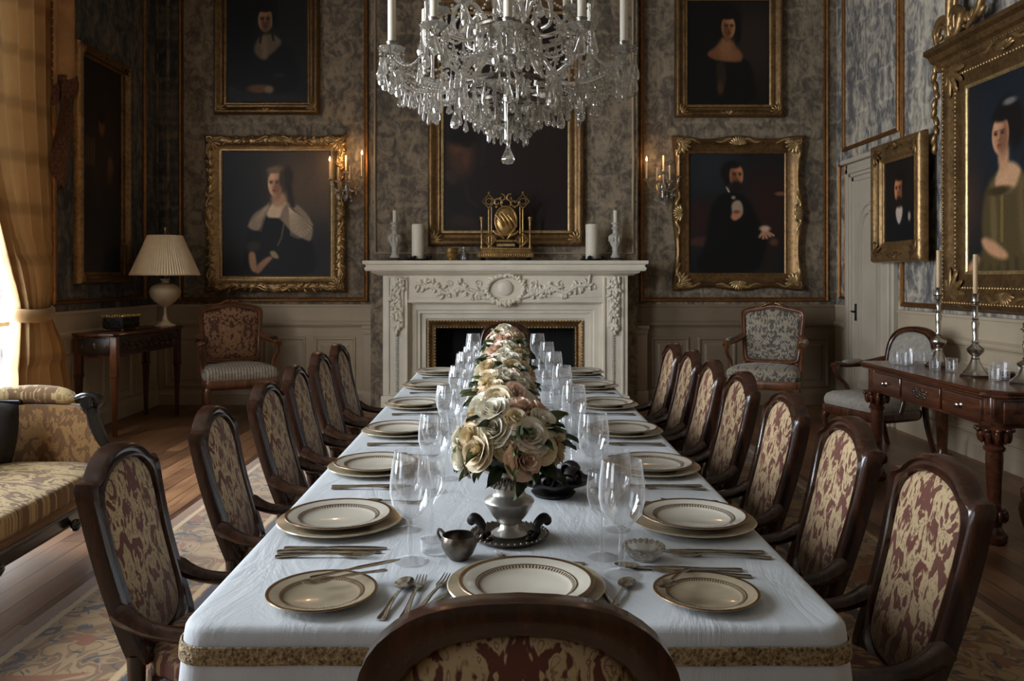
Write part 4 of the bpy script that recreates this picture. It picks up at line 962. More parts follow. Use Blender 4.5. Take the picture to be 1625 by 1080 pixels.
# local: x depth (+ into the room), y along the wall
MB().loft([[(-.20 + (0 if not e else 0), -.64 + 0, z), (.20 + e, -.64 - e, z), (.24 + e, -.58, z), (.24 + e, .58, z), (.20 + e, .64 + e, z), (-.20, .64, z)] for e, z in ((-.01, .905), (.012, .91), (.018, .922), (.012, .932), (-.004, .937))]).build('tabletop', 'mahogany', ct, 30)
m = MB(); m.box(-.18, .205, -.60, .60, .72, .906, .004)
m.build('apron', 'mahogany', ct)
for a, b in ((-.53, .53),):
    d = MB().box(.203, .216, a, b, .742, .885, .004).build('drawer', 'dark_wood', ct)
    c2 = MB(); r = random.Random(9)
    for k in range(46): leafblob(c2, 0, 0, 0, 0, .01, .01) if False else c2.ell((.219, a + .04 + (b - a - .08) * k / 45, .813 + .035 * sin(k * 1.3)), (.007, .02, .018), 6, 4)
    c2.build('carving', 'mahogany', d, 60)
d = MB().box(-.14, .16, -.613, -.599, .745, .885, .004).build('drawer', 'dark_wood', ct)
for s in (-1, 0, 1): MB().ell((.01 + s * .11, -.617, .815), (.014 if s else .03, .008, .022 if s else .035), 10, 6).build('carving', 'mahogany', d, 60)
for x in (-.15, .19):
    for y in (-.58, .58):
        m = MB(); m.box(x - .03, x + .03, y - .03, y + .03, .56, .906, .006)
        m.loft([[(x - w_, y - w_, z), (x + w_, y - w_, z), (x + w_, y + w_, z), (x - w_, y + w_, z)] for w_, z in ((.013, 0), (.016, .02), (.014, .05), (.025, .53), (.032, .54), (.032, .56))])
        m.build('leg', 'walnut' if y < 0 and x > 0 else 'mahogany', ct, 30)
def on_console(x, y):  # local to world
    a = R(-5); return (-3.67 + x * cos(a) - y * sin(a), 8.0 + x * sin(a) + y * cos(a))
lx, ly = on_console(.10, .44)
lm = thing('table_lamp', 'table lamp with pleated cream shade and round alabaster body on the console table', 'lamp', (-3.51, 8.45, .937))
MB().lathe([(0, 0), (.105, 0), (.11, .012), (.10, .022), (.07, .03), (.035, .06), (.02, .10), (.014, .16), (.016, .20)], 24).build('base', 'alabaster', lm, 50)
MB().lathe([(.016, .195), (.03, .20), (.05, .215), (.10, .25), (.14, .30), (.155, .35), (.15, .385), (.12, .42), (.07, .44), (.04, .445), (.038, .47), (.05, .475), (.045, .49), (0, .49)], 28).build('lamp_body', 'alabaster', lm, 60)
MB().tube([(0, 0, .48), (0, 0, .99)], .006, 8).build('stem', 'brass', lm)
m = MB(); n = 156
lo = [[((r + .006 * (1 if j % 2 else -1)) * cos(2 * pi * j / n), (r + .006 * (1 if j % 2 else -1)) * sin(2 * pi * j / n), z) for j in range(n)] for r, z in ((.337, .525), (.338, .53), (.28, .665), (.222, .80), (.17, .925), (.166, .935))]
m.loft(lo, cap=False); sh = m.build('lamp_shade', 'lamp_shade_cloth', lm, 20)
MB().tube([(.34 * cos(a), .34 * sin(a), .528) for a in np.linspace(0, 2 * pi, 49)], .006, 6).build('shade_trim', 'wax_tan', sh, 60)
MB().lathe([(0, 0), (.012, .0), (.008, .01), (.014, .022), (.012, .034), (0, .04)], 10, (0, 0, .985)).build('finial', 'brass', lm, 60)
bx, byy = on_console(.02, -.18)
jd = thing('planter_box', 'small dark ornate metal box with a beaded rim on the console table', 'box', (bx, byy, .937), R(-5))
m = MB(); m.box(-.10, .10, -.15, .15, .02, .13, .012); m.build('body', 'pewter', jd)
m = MB()
for k in range(13):
    for s in (-1, 1): m.ell((s * .10, -.15 + .025 * k, .137), (.014, .012, .016), 7, 5)
for k in range(1, 8):
    for s in (-1, 1): m.ell((-.10 + .025 * k, s * .15, .137), (.012, .014, .016), 7, 5)
m.build('beaded_rim', 'brass', jd, 60)
m = MB()
for s in (-1, 1):
    for k in range(12): m.ell((s * .102, -.13 + .0236 * k, .075 + .02 * sin(k * 1.6)), (.008, .014, .016), 7, 4)
    for k in range(8): m.ell((-.085 + .0243 * k, s * .152, .075 + .02 * sin(k * 1.6)), (.014, .008, .016), 7, 4)
m.build('relief', 'pewter', jd, 60)
for sx in (-1, 1):
    for sy in (-1, 1): MB().ell((sx * .085, sy * .13, .012), (.014, .014, .012), 8, 5).build('foot', 'brass', jd, 60)

# ================================================================== CURTAIN (left)
cu = thing('curtain', 'gold silk curtain gathered by a tieback at the left window', 'curtain', (-3.8, 6.7, 0))
def interp(tab, z):
    zs = [a[0] for a in tab]; return [float(np.interp(z, zs, [a[k] for a in tab])) for k in range(1, len(tab[0]))]
TAB = [(0.02, 6.16, 7.16), (.5, 6.20, 7.07), (.9, 6.27, 6.88), (1.12, 6.33, 6.70), (1.22, 6.33, 6.68), (1.36, 6.26, 6.72), (1.7, 6.08, 6.76), (2.2, 5.84, 6.76), (2.9, 5.62, 6.76), (3.6, 5.50, 6.78), (4.5, 5.42, 6.80)]
NP = 8
def curtain_pt(u, v, back=0.0):
    z = .02 + v * 4.5; a, b = interp(TAB, z); wd = b - a
    sm = .5 - .5 * cos(u * pi); k = .65 * u + .35 * sm
    amp = .075 * min(1, wd / .8) + .022; ph = 2 * pi * NP * u + .5 * sin(z * 1.1) + .8 * sin(u * 5 + z * .7)
    pr = (1 - abs(2 * u - 1) ** 2) * (.10 if z < 1.6 else .06) * (1 if wd < .7 else .6)
    x = .0 + pr + amp * sin(ph) * (.7 + .3 * sin(u * 9.0 + 1)) - back
    return (x, a + wd * k + .012 * cos(ph) - 6.7, z)
m = MB(); m.grid(lambda u, v: curtain_pt(u, v), 150, 70); m.build('drape', 'curtain_silk', cu, 0 or 80, fix=False)
m = MB(); tb_ = []
lo = []
for k in range(30):
    t = 2 * pi * k / 30; cy, cx = 6.505 - 6.7, .035; ex, ey = .135, .205
    px, py = cx + ex * cos(t), cy + ey * sin(t); zz = 1.17 + .05 * cos(t + .6) * -.6
    lo.append([(px - .012 * cos(t), py - .012 * sin(t), zz - .055), (px + .012 * cos(t), py + .012 * sin(t), zz - .03), (px + .014 * cos(t), py + .014 * sin(t), zz + .03), (px - .012 * cos(t), py - .012 * sin(t), zz + .05)])
MB().loft(lo, ring=True).build('tieback', 'curtain_silk', cu, 60)
cn = thing('valance', 'tan swagged valance with brown fringe above the left curtain', 'valance', (-3.66, 6.2, 0))
m = MB()
def jab(u, v):   # cascading tail at the right end
    z = 4.6 - v * (1.68 - .18 * u); y = 6.42 + .34 * u + .10 * v * (u - .2)
    return (.10 + .035 * sin(u * 2 * pi * 1.6 + v * .8) * (1 - .3 * v), y - 6.2, z)
m.grid(jab, 30, 20); m.build('tail', 'valance_cloth', cn, 80, fix=False)
m = MB()
def jab2(u, v):
    z = 3.06 - .8 * v - .12 * u + .05 * sin(v * 9 + u * 4); y = 6.55 + .22 * u * (1 - .35 * v) - .05 * v
    return (.08 + .04 * sin(u * 6 + v * 5), y - 6.2, z)
m.grid(jab2, 24, 26); m.build('fringe', 'fringe', cn, 80, fix=False)
m = MB()
for k in range(40):
    u = k / 39; p = jab(u, 1.0); m.tube([(p[0], p[1], p[2] + .02), (p[0] + .012, p[1] + .004, p[2] - .05), (p[0], p[1] + .008 * sin(k), p[2] - .12 - .02 * sin(k * 2.1))], .011, 5)
for k in range(26):
    v = k / 25; p = jab(0.0, v); m.tube([(p[0], p[1], p[2]), (p[0] + .015, p[1] - .03, p[2] - .05)], .010, 5)
m.build('fringe', 'fringe', cn, 60)
m = MB()
def swag(u, v):
    y = 5.35 + 1.35 * u; sag = sin(u * pi); z = 4.5 - v * (.35 + .42 * sag) + .02 * sin(v * 22); return (.13 + .08 * sag * v + .03 * sin(v * 22), y - 6.2, z)
m.grid(swag, 30, 30)
m.build('swag', 'valance_cloth', cn, 80, fix=False)
m = MB()
scroll(m, [(.2, .12, 4.5), (.24, .16, 4.2), (.25, .12, 3.95), (.24, .02, 3.85), (.22, -.10, 3.9)], .06, 10, 20)
m.build('rosette', 'valance_cloth', cn, 60)
MB().tube([(.05, -1.3, 4.6), (.05, 1.1, 4.6)], .03, 12).build('curtain_rod', 'brass', cn)

# ================================================================== SIDEBOARD (right)
sb = thing('sideboard', 'long carved mahogany sideboard table with drawers on the right', 'sideboard', (2.90, 5.14, 0))
m = MB(); X0, X1, Y0_, Y1_ = -.335, .30, -.80, .80
m.loft([[(X0 + .1 - e, Y0_ - e, z), (X1 + e, Y0_ - e, z), (X1 + e, Y1_ + e, z), (X0 + .04 - e, Y1_ + e, z), (X0 - e, Y1_ - .05, z), (X0 - e, Y0_ + .09, z)] for e, z in ((-.012, .792), (.0, .795), (.008, .804), (.002, .812), (.012, .820), (.014, .830), (.006, .836), (-.02, .8365))])
m.build('tabletop', 'sideboard_wood', sb, 30)
MB().box(X0 + .05, X1 - .04, Y0_ + .05, Y1_ - .05, .63, .794, .006).build('apron', 'sideboard_wood', sb)
for i, (a, b) in enumerate(((-.66, -.26), (-.235, .235), (.26, .66))):
    d = MB().box(X0 + .034, X0 + .052, a, b, .652, .775, .006).build('drawer', 'sideboard_wood', sb)
    if i != 1: MB().lathe([(0, 0), (.022, .0), (.02, .006), (.008, .012), (.014, .02), (.016, .028), (.01, .034), (0, .035)], 14, (0, 0, 0), Matrix.Translation((X0 + .036, (a + b) / 2, .713)) @ Matrix.Rotation(R(-90), 4, 'Y')).build('knob', 'silver', d, 50)
    else:
        q = MB()
        for k in range(26): q.ell((X0 + .033, .09 * sin(k * .9) * (k / 26) ** .5, .713 + .026 * cos(k * 1.7)), (.006, .016, .010), 7, 4)
        q.build('carving', 'dark_silver', d, 60)
m = MB().box(X0 + .10, X1 - .10, Y0_ + .036, Y0_ + .052, .652, .775, .006).build('end_panel', 'sideboard_wood', sb)
prof = [(0, 0), (.045, 0), (.062, .012), (.066, .05), (.05, .075), (.035, .095), (.042, .12), (.055, .15), (.05, .18), (.036, .2), (.034, .24), (.040, .36), (.044, .46), (.042, .50), (.052, .505), (.055, .52), (.046, .53), (.05, .55), (.075, .60), (.082, .625), (.06, .64), (.06, .66)]
for x in (X0 + .085, X1 - .085):
    for y in (Y0_ + .10, Y1_ - .10):
        lg = MB().lathe(prof, 20, (x, y, 0)); lg.box(x - .045, x + .045, y - .045, y + .045, .62, .80, .008)
        lo_ = lg.build('leg', 'sideboard_wood', sb, 50)
        q = MB()
        for k in range(10):
            a = 2 * pi * k / 10; Tm = Matrix.Translation((x + .068 * cos(a), y + .068 * sin(a), .59)) @ Matrix.Rotation(a, 4, 'Z')
            q.ell((0, 0, 0), (.018, .016, .045), 7, 5, Tm); q.ell((.018, 0, .03), (.014, .016, .014), 7, 4, Tm)
        q.build('carved_capital', 'sideboard_wood', lo_, 60)
        q = MB()
        for k in range(12):
            a = 2 * pi * k / 12; q.ell((x + .055 * cos(a), y + .055 * sin(a), .155), (.016, .016, .035), 6, 4)
        q.build('carved_ring', 'sideboard_wood', lo_, 60)
# ================================================================== ON THE MANTEL
MZ = 1.6205
def candle(label, x, y, z, r, h, mat='wax', name='candle', wick=True, group=None, lean=0.0):
    t = thing(name, label, 'candle', (x, y, z), 0, group)
    MB().lathe([(0, 0), (r * .96, 0), (r, r * .06), (r, h - r * .15), (r * .93, h), (r * .7, h - r * .04), (0, h - r * .12)], 20).build('wax_body', mat, t, 50)
    if wick: MB().tube([(0, 0, h - r * .12), (r * .04, 0, h + min(.012, r * .4)), (r * .1, 0, h + min(.018, r * .6))], min(.0016, r * .12), 5).build('wick', 'soot', t)
    return t
for s, side in ((-1, 'left'), (1, 'right')):
    x = s * 1.205 - .003
    t = thing('candlestick', 'white carved baluster candlestick at the far %s end of the mantel shelf' % side, 'candlestick', (x, 8.95, MZ), 0, 'white candlesticks on the mantel')
    MB().lathe([(0, 0), (.085, 0), (.088, .012), (.06, .03), (.05, .035)], 10, flute=lambda k, a: .12 * cos(5 * a)).build('base', 'dark_silver', t, 60)
    MB().lathe([(0, .03), (.052, .034), (.055, .05), (.036, .07), (.03, .11), (.036, .125), (.03, .14), (.045, .17), (.066, .235), (.07, .265), (.05, .285), (.03, .30), (.026, .335), (.04, .35), (.045, .362), (.03, .375), (.03, .395), (.048, .405), (.05, .418), (.025, .42), (0, .42)], 24, flute=lambda k, a: .10 * cos(8 * a) if 6 < k < 11 else 0).build('shaft', 'white_plaster', t, 60)
    c = MB()
    for k in range(12):
        a = 2 * pi * k / 12; c.ell((.066 * cos(a), .066 * sin(a), .235 + .02 * (k % 2)), (.012, .012, .028), 7, 5)
    c.build('leaf_relief', 'white_plaster', t, 60)
    candle('short cream candle in the white baluster candlestick at the %s end of the mantel' % side, x, 8.95, MZ + .421, .022, .13, group='candles on the mantel')
    x2 = s * .945 - .005
    t = thing('candle_tray', 'dark leaf-edged metal tray under the thick candle on the %s of the mantel' % side, 'tray', (x2, 8.91, MZ), 0, 'candle trays on the mantel')
    MB().lathe([(0, 0), (.09, 0), (.12, .012), (.125, .02), (.10, .014), (.07, .012), (0, .012)], 40, flute=lambda k, a: .10 * cos(9 * a) if k in (2, 3) else 0).build('dish', 'pewter', t, 60)
    for q in range(5):
        a = 2 * pi * q / 5 + .4; m = MB(); leafblob(m, .11 * cos(a), .11 * sin(a), .022, .5, .05, .02, .018); m.build('leaf', 'pewter', t, 60)
    candle('thick cream pillar candle on the %s of the mantel' % side, x2, 8.91, MZ + .0125, .068, .385, name='pillar_candle', group='candles on the mantel')
# gilded shrine clock
ck = thing('mantel_ornament', 'tall gilded openwork stand with an oval boss at the middle of the mantel shelf', 'ornament', (.005, 8.92, MZ))
m = MB(); m.box(-.30, .30, -.10, .10, .035, .085, .008); m.box(-.285, .285, -.09, .09, .085, .10, .006); m.box(-.275, .275, -.085, .085, .115, .14, .008); m.box(-.26, .26, -.07, .07, .095, .118, .003)
base = m.build('base', 'brass', ck, 30)
for sx in (-1, 1): MB().lathe([(0, 0), (.028, 0), (.034, .012), (.024, .03), (.02, .037)], 12, (sx * .25, 0, 0)).build('foot', 'pewter', ck, 50)
m = MB()
for k in range(24): m.ell((-.28 + .0243 * k, -.101, .06), (.010, .006, .014), 6, 4)
m.build('relief_band', 'brass', base, 60)
for sx in (-1, 1):
    MB().lathe([(0, .14), (.016, .14), (.018, .15), (.010, .17), (.009, .31), (.014, .32), (.009, .33), (.012, .40), (.014, .43), (.022, .45), (.026, .475), (.02, .475), (0, .47)], 12, (sx * .262, -.02, 0)).build('side_pillar', 'brass', ck, 50)
    m = MB()
    for x, r in ((.185, .011), (.155, .008)): m.tube([(sx * x, -.02, .14), (sx * x, -.02, .585)], r, 10)
    m.build('upright', 'brass', ck, 50)
    q = MB(); d = .068; c = (sx * .175, .23)
    q.tube([(c[0] + d * cos(a), -.035, c[1] + 1.15 * d * sin(a)) for a in np.linspace(0, 2 * pi, 5)], .010, 6); q.tube([(c[0] + d * .55 * cos(a), -.03, c[1] + d * .6 * sin(a)) for a in np.linspace(0, 2 * pi, 13)], .006, 6)
    q.build('lozenge', 'brass', ck, 50)
    q = MB(); c = (sx * .185, .645); d = .07
    q.tube([(c[0] + d * cos(a), -.03, c[1] + 1.1 * d * sin(a)) for a in np.linspace(0, 2 * pi, 5)], .010, 6); q.tube([(c[0] + d * .5 * cos(a), -.03, c[1] + d * .5 * sin(a)) for a in np.linspace(0, 2 * pi, 9)], .006, 6)
    q.tube(spiral((sx * .09, .63), .008, .055, 0, sx * 6.5, 18, off=-.03), .010, 7); q.tube(spiral((sx * .045, .68), .006, .045, 1.5, 1.5 - sx * 6.5, 18, off=-.03), .009, 7)
    q.ell((sx * .10, -.03, .585), .018, 8, 6); q.ell((sx * .185, -.03, .735), (.012, .012, .018), 8, 6)
    q.build('cresting', 'brass', ck, 50)
    q = MB(); scroll(q, [(sx * .14, -.03, .33), (sx * .10, -.03, .29), (sx * .05, -.03, .275), (sx * .02, -.03, .24)], .018, 8, 14); leafblob(q, sx * .09, -.035, .285, pi if sx > 0 else 0, .06, .022, .014)
    q.build('bracket', 'brass', ck, 60)
m = MB(); m.tube([(.115 * cos(a), -.035, .435 + .155 * sin(a)) for a in np.linspace(0, 2 * pi, 41)], .012, 8); m.build('oval_rim', 'brass', ck, 60)
m = MB(); m.ell((0, -.03, .435), (.108, .035, .148), 24, 14)
for k in range(4):
    o = -.06 + .045 * k; m.tube(spline([(o - .05, -.05, .435 + .08 - abs(o) * .3), (o, -.073, .435), (o + .04, -.052, .435 - .09 + abs(o) * .3)], 10), .016, 7)
m.build('oval_boss', 'brass', ck, 60)
MB().tube([(.055 * cos(a), -.03, .625 + .045 * sin(a)) for a in np.linspace(0, 2 * pi, 21)], .008, 7).build('finial_ring', 'brass', ck, 60)
MB().box(-.10, .10, -.05, .0, .155, .185, .006).build('plaque', 'gilt_pale', ck); MB().box(-.12, .12, -.035, .0, .205, .225, .004).build('cross_rail', 'brass', ck)
bc = thing('brass_cup', 'small dull brass cup on the mantel left of the gilded stand', 'cup', (-.585, 8.92, MZ))
MB().lathe([(0, 0), (.06, 0), (.062, .01), (.045, .02), (.05, .03), (.066, .05), (.07, .12), (.076, .135), (.078, .14), (.07, .138), (.064, .06), (0, .04)], 24).build('bowl', 'brass', bc, 50)
MB().tube([(.068 * cos(a), .068 * sin(a), .085) for a in np.linspace(0, 2 * pi, 25)], .005, 6).build('band', 'gilt_dark', bc, 60)
gv = thing('bud_vase', 'tiny clear glass bud vase beside the brass cup on the mantel', 'vase', (-.455, 8.93, MZ))
MB().lathe([(0, .0), (.03, 0), (.034, .02), (.022, .08), (.012, .11), (.016, .15), (.013, .15), (.008, .11), (.018, .07), (.028, .02), (0, .012)], 16).build('vessel', 'glass_stem', gv, 60)

# ================================================================== WALL SCONCES
def sconce(label, x, lit):
    t = thing('wall_sconce', label, 'sconce', (x, YB - .004, 2.50))
    MB().lathe([(0, 0), (.05, .0), (.055, .012), (.03, .025), (0, .03)], 16, (0, 0, 0), Matrix.Translation((0, .003, -.02)) @ Matrix.Rotation(R(90), 4, 'X') @ Matrix.Diagonal((1, 2.2, 1, 1))).build('backplate', 'brass', t, 50)
    MB().lathe([(0, -.20), (.012, -.19), (.02, -.15), (.012, -.11), (.035, -.06), (.04, -.03), (.02, .0), (.014, .06), (.022, .12), (.012, .15), (0, .16)], 14, (0, -.11, 0)).build('stem', 'crystal_arm', t, 50)
    for k, (dx, dy, dz, ch) in enumerate(((-.185, -.13, .02, .22), (.175, -.13, .05, .26), (-.08, -.20, -.01, .17), (.06, -.21, -.01, .19), (0, -.15, .10, .2))):
        a = MB().tube(spline([(0, -.11, -.04), (dx * .35, -.11 + (dy + .11) * .4, -.095), (dx * .8, dy * .9, -.06), (dx, dy, dz)], 16), .008, 7).build('arm', 'crystal_arm', t, 60)
        MB().lathe([(0, -.01), (.014, -.005), (.034, .012), (.04, .02), (.03, .016), (.014, .008), (.013, .03), (0, .03)], 12, (dx, dy, dz)).build('bobeche', 'crystal', a, 60)
        MB().lathe([(0, .02), (.0105, .02), (.0105, ch), (0, ch)], 10, (dx, dy, dz)).build('candle_tube', 'wax_tan', t, 50)
        if k in lit: MB().lathe([(0, ch), (.007, ch + .008), (.009, ch + .02), (.005, ch + .04), (0, ch + .055)], 8, (dx, dy, dz)).build('flame_bulb', 'flame', t, 60)
    r = random.Random(int(x * 100))
    for k in range(22):
        a = r.uniform(0, 2 * pi); q = r.uniform(.02, .17); z = -.06 - .14 * (1 - q / .19) + r.uniform(-.02, .05); L = r.uniform(.045, .075)
        MB().lathe([(0, 0), (.003, -.004), (.004, -L * .4), (.012, -L * .75), (.010, -L * .92), (0, -L)], 8, (q * cos(a), -.13 + .5 * q * sin(a), z)).build('crystal_drop', 'crystal', t, 50)
    for s in (-1, 1):
        m = MB()
        for k in range(13):
            u = k / 12; m.ell((s * .185 * u, -.12, .12 - .10 * u - .13 * sin(pi * u)), .0065, 6, 4)
        m.build('bead_strand', 'crystal', t, 60)
    return t
sconce('crystal wall sconce with lit candles between the lace collar portrait and the mantel', -1.78, (0, 1))
sconce('crystal wall sconce with tan candles on the wall right of the mantel', 1.765, (0,))

# ================================================================== CHANDELIER
CX, CY = .012, 4.0
ch = thing('chandelier', 'large crystal chandelier with white candle tubes hanging above the dining table', 'chandelier', (CX, CY, 2.53))
def cz(z): return z - 2.5
st = [(0, 2.06), (.012, 2.07), (.02, 2.11), (.012, 2.15), (.03, 2.20), (.05, 2.26), (.03, 2.31), (.10, 2.345), (.11, 2.37), (.05, 2.40), (.03, 2.43), (.075, 2.47), (.10, 2.53), (.085, 2.60), (.04, 2.64), (.035, 2.68), (.07, 2.72), (.08, 2.78), (.05, 2.86), (.03, 2.92), (.035, 3.0), (.06, 3.06), (.03, 3.14), (.02, 3.3), (0, 3.3)]
MB().lathe([(r, cz(z)) for r, z in st], 20, flute=lambda k, a: .07 * cos(10 * a)).build('column', 'crystal_arm', ch, 60)
m = MB(); m.tube([(0, 0, cz(3.28)), (0, 0, cz(ZC) - .06)], .012, 8); m.lathe([(0, cz(ZC) - .03), (.11, cz(ZC) - .03), (.10, cz(ZC) - .06), (.03, cz(ZC) - .10), (0, cz(ZC) - .10)], 20); m.build('hanging_rod', 'brass', ch, 50)
for r, z, tk in ((.255, 2.335, .012), (.165, 2.26, .010), (.095, 2.185, .008), (.16, 2.62, .010)):
    m = MB(); m.lathe([(r - tk, cz(z) - tk), (r + tk, cz(z) - tk), (r + tk * 1.3, cz(z)), (r + tk, cz(z) + tk), (r - tk, cz(z) + tk), (r - tk, cz(z) - tk)], 40, cap=False)
    for k in range(4): m.tube([(0.02 * cos(k * pi / 2), .02 * sin(k * pi / 2), cz(z)), (r * cos(k * pi / 2), r * sin(k * pi / 2), cz(z))], .005, 6)
    m.build('ring', 'dark_silver', ch, 50)
def dropmesh(L, r, nm='crystal_drop'):
    return MB().lathe([(0, 0), (r * .22, -L * .02), (r * .2, -L * .22), (r * .42, -L * .42), (r * .9, -L * .68), (r, -L * .82), (r * .72, -L * .95), (0, -L)], 10).mesh(nm, 'crystal', 30)
def prismmesh(L, r):
    return MB().lathe([(0, 0), (r * .5, -L * .02), (r, -L * .08), (r * .8, -L * .75), (r * .9, -L * .88), (0, -L)], 6).mesh('crystal_prism', 'crystal', 20)
DM = dropmesh(.105, .0185); DB = dropmesh(.135, .025); DP = prismmesh(.125, .0095); DF = dropmesh(.125, .034)
drops = []; prisms = []; smalls = MB(); r = random.Random(21)
def hook(x, y, z, n=2):
    for k in range(n): smalls.ell((x, y, z + .012 + .016 * k), .0075, 6, 4)
tops = []
for tier, (n, R0, zc, zdip, z0, off) in enumerate(((11, .585, 2.44, 2.33, 2.42, .14), (7, .34, 2.66, 2.57, 2.60, .5))):
    for k in range(n):
        a = 2 * pi * k / n + off; ca, sa = cos(a), sin(a); zz = zc + (.03 if k % 2 else 0)
        P = spline([(.05 * ca, .05 * sa, cz(z0 + .03)), (R0 * .28 * ca, R0 * .28 * sa, cz(z0 + .06)), (R0 * .5 * ca, R0 * .5 * sa, cz(zdip)), (R0 * .85 * ca, R0 * .85 * sa, cz(zdip + .02)), (R0 * ca, R0 * sa, cz(zz - .02))], 26)
        arm_ = MB().tube(P, [.013 - .004 * i / 25 for i in range(26)], 7).build('arm', 'crystal_arm', ch, 60)
        x, y = R0 * ca, R0 * sa
        MB().lathe([(0, -.03), (.012, -.028), (.018, -.01), (.055, .012), (.062, .022), (.056, .020), (.02, .004), (.02, .03), (.026, .05), (.02, .052), (0, .04)], 16, (x, y, cz(zz)), flute=lambda i, t: .07 * cos(8 * t) if i in (3, 4, 5) else 0).build('bobeche', 'crystal', arm_, 60)
        MB().lathe([(0, .04), (.0185, .04), (.0185, .40), (.016, .405), (0, .405)], 12, (x, y, cz(zz))).build('candle_tube', 'wax', ch, 50)
        tops.append((tier, x, y, cz(zz), a))
        nd = 5 if tier == 0 else 4
        for q in range(nd):
            b = a + 2 * pi * (q + .5) / nd; drops.append((x + .056 * cos(b), y + .056 * sin(b), cz(zz) + (-.045 if q % 2 else -.015), DM))
        if tier == 0 and k % 1 == 0: drops.append((R0 * .62 * ca, R0 * .62 * sa, cz(zdip) - .02, DB))
drops.append((0, 0, cz(2.085), DF))
for x, y, z, me in drops[:100]:
    hook(x, y, z, 2); link('crystal_drop', me, ch, (x, y, z), (0, 0, r.uniform(0, 6)), r.uniform(.92, 1.12) if me is not DF else 1)
for rr_, z, n, s in ((.255, 2.325, 30, 1.0), (.165, 2.25, 22, .95), (.095, 2.175, 14, .9), (.16, 2.61, 20, .9)):
    for k in range(n):
        a = 2 * pi * (k + .3) / n; link('crystal_prism', DP, ch, (rr_ * cos(a), rr_ * sin(a), cz(z)), (0, 0, a), s * r.uniform(.9, 1.1))
def strand(p, q, sag, n, br=.0075):
    m = MB()
    for k in range(n + 1):
        u = k / n; c = [p[i] + (q[i] - p[i]) * u for i in range(3)]; c[2] -= sag * 4 * u * (1 - u); m.ell(c, br, 6, 4)
    m.build('bead_strand', 'crystal', ch, 60)
low = [t_ for t_ in tops if t_[0] == 0]; hi = [t_ for t_ in tops if t_[0] == 1]
for L_ in (low, hi):
    for k in range(len(L_)):
        a, b = L_[k], L_[(k + 1) % len(L_)]; strand(a[1:4], b[1:4], .10 if L_ is low else .08, 22 if L_ is low else 18)
for t_ in low:
    a = t_[4]; strand(t_[1:4], (.12 * cos(a), .12 * sin(a), cz(2.62)), .14, 26); strand((t_[1] * .92, t_[2] * .92, t_[3] - .05), (.255 * cos(a + .2), .255 * sin(a + .2), cz(2.335)), .035, 18)
    b = a + .28; strand((t_[1] * .95, t_[2] * .95, t_[3] - .03), (.255 * cos(b), .255 * sin(b), cz(2.34)), .075, 20)
for t_ in hi:
    a = t_[4]; strand(t_[1:4], (.06 * cos(a), .06 * sin(a), cz(2.95)), .05, 20)
for k in range(150):      # the lesser pendants under arms and swags
    a = r.uniform(0, 2 * pi); q = r.uniform(.27, .60); z = cz(2.40) - .10 * (1 - abs(q - .42) / .2) + r.uniform(-.05, .05); L = r.uniform(.05, .1); w_ = r.uniform(.008, .016)
    smalls.lathe([(0, 0), (w_ * .3, -L * .05), (w_ * .3, -L * .3), (w_ * .9, -L * .68), (w_, -L * .85), (0, -L)], 8, (q * cos(a), q * sin(a), z)); smalls.ell((q * cos(a), q * sin(a), z + .01), .007, 6, 4)
for k in range(70):
    a = r.uniform(0, 2 * pi); q = r.uniform(.05, .22); z = cz(2.28) - .16 * (1 - q / .24) + r.uniform(-.03, .05); L = r.uniform(.06, .095); w_ = r.uniform(.012, .02)
    smalls.lathe([(0, 0), (w_ * .3, -L * .05), (w_ * .3, -L * .3), (w_ * .9, -L * .68), (w_, -L * .85), (0, -L)], 8, (q * cos(a), q * sin(a), z))
sm = smalls.build('small_crystals', 'crystal', ch, 50); sm['kind'] = 'stuff'
for k in range(6):        # glass scrolls and finger spikes between the tiers
    a = 2 * pi * k / 6 + .3; ca, sa = cos(a), sin(a)
    P = spline([(.06 * ca, .06 * sa, cz(2.50)), (.16 * ca, .16 * sa, cz(2.72)), (.26 * ca, .26 * sa, cz(2.70)), (.27 * ca, .27 * sa, cz(2.60)), (.22 * ca, .22 * sa, cz(2.58))], 22)
    MB().tube(P, .011, 7).build('glass_scroll', 'crystal_arm', ch, 60)
    x, y = .44 * cos(a + .25), .44 * sin(a + .25)
    MB().lathe([(0, 2.40), (.012, 2.42), (.008, 2.50), (.012, 2.56), (.007, 2.62), (.012, 2.66), (.014, 2.69), (0, 2.73)], 8, (x, y, -2.5)).build('glass_spike', 'crystal', ch, 50)

# ================================================================== SIDEBOARD TOP
SZ = .8370
def silver_stick(label, x, y, h, cup=True):
    t = thing('candlestick', label, 'candlestick', (x, y, SZ), 0, 'silver candlesticks on the sideboard'); k = h / .53
    MB().lathe([(0, 0), (.085, 0), (.09, .01), (.07, .025), (.05, .045), (.028, .09), (.02, .11)], 24, flute=lambda i, a: .07 * cos(6 * a) if i in (1, 2, 3) else 0).build('base', 'silver', t, 60)
    MB().lathe([(r_, z_ * k) for r_, z_ in [(.0, .10), (.02, .10), (.026, .115), (.018, .125), (.045, .155), (.05, .175), (.03, .195), (.016, .21), (.022, .22), (.014, .235), (.018, .30), (.022, .345), (.014, .36), (.02, .37), (.012, .38), (.016, .41), (.012, .45), (.022, .46), (.014, .47), (0, .47)]], 20).build('shaft', 'silver', t, 60)
    MB().lathe([(r_, z_ * k) for r_, z_ in [(0, .465), (.012, .465), (.03, .478), (.034, .484), (.02, .486), (.018, .53), (.022, .535), (.016, .532), (.014, .50), (0, .50)]], 20).build('drip_pan', 'silver', t, 60)
    return t
silver_stick('tall silver candlestick on the sideboard, farther of the two holding candles', 2.945, 5.57, .53)
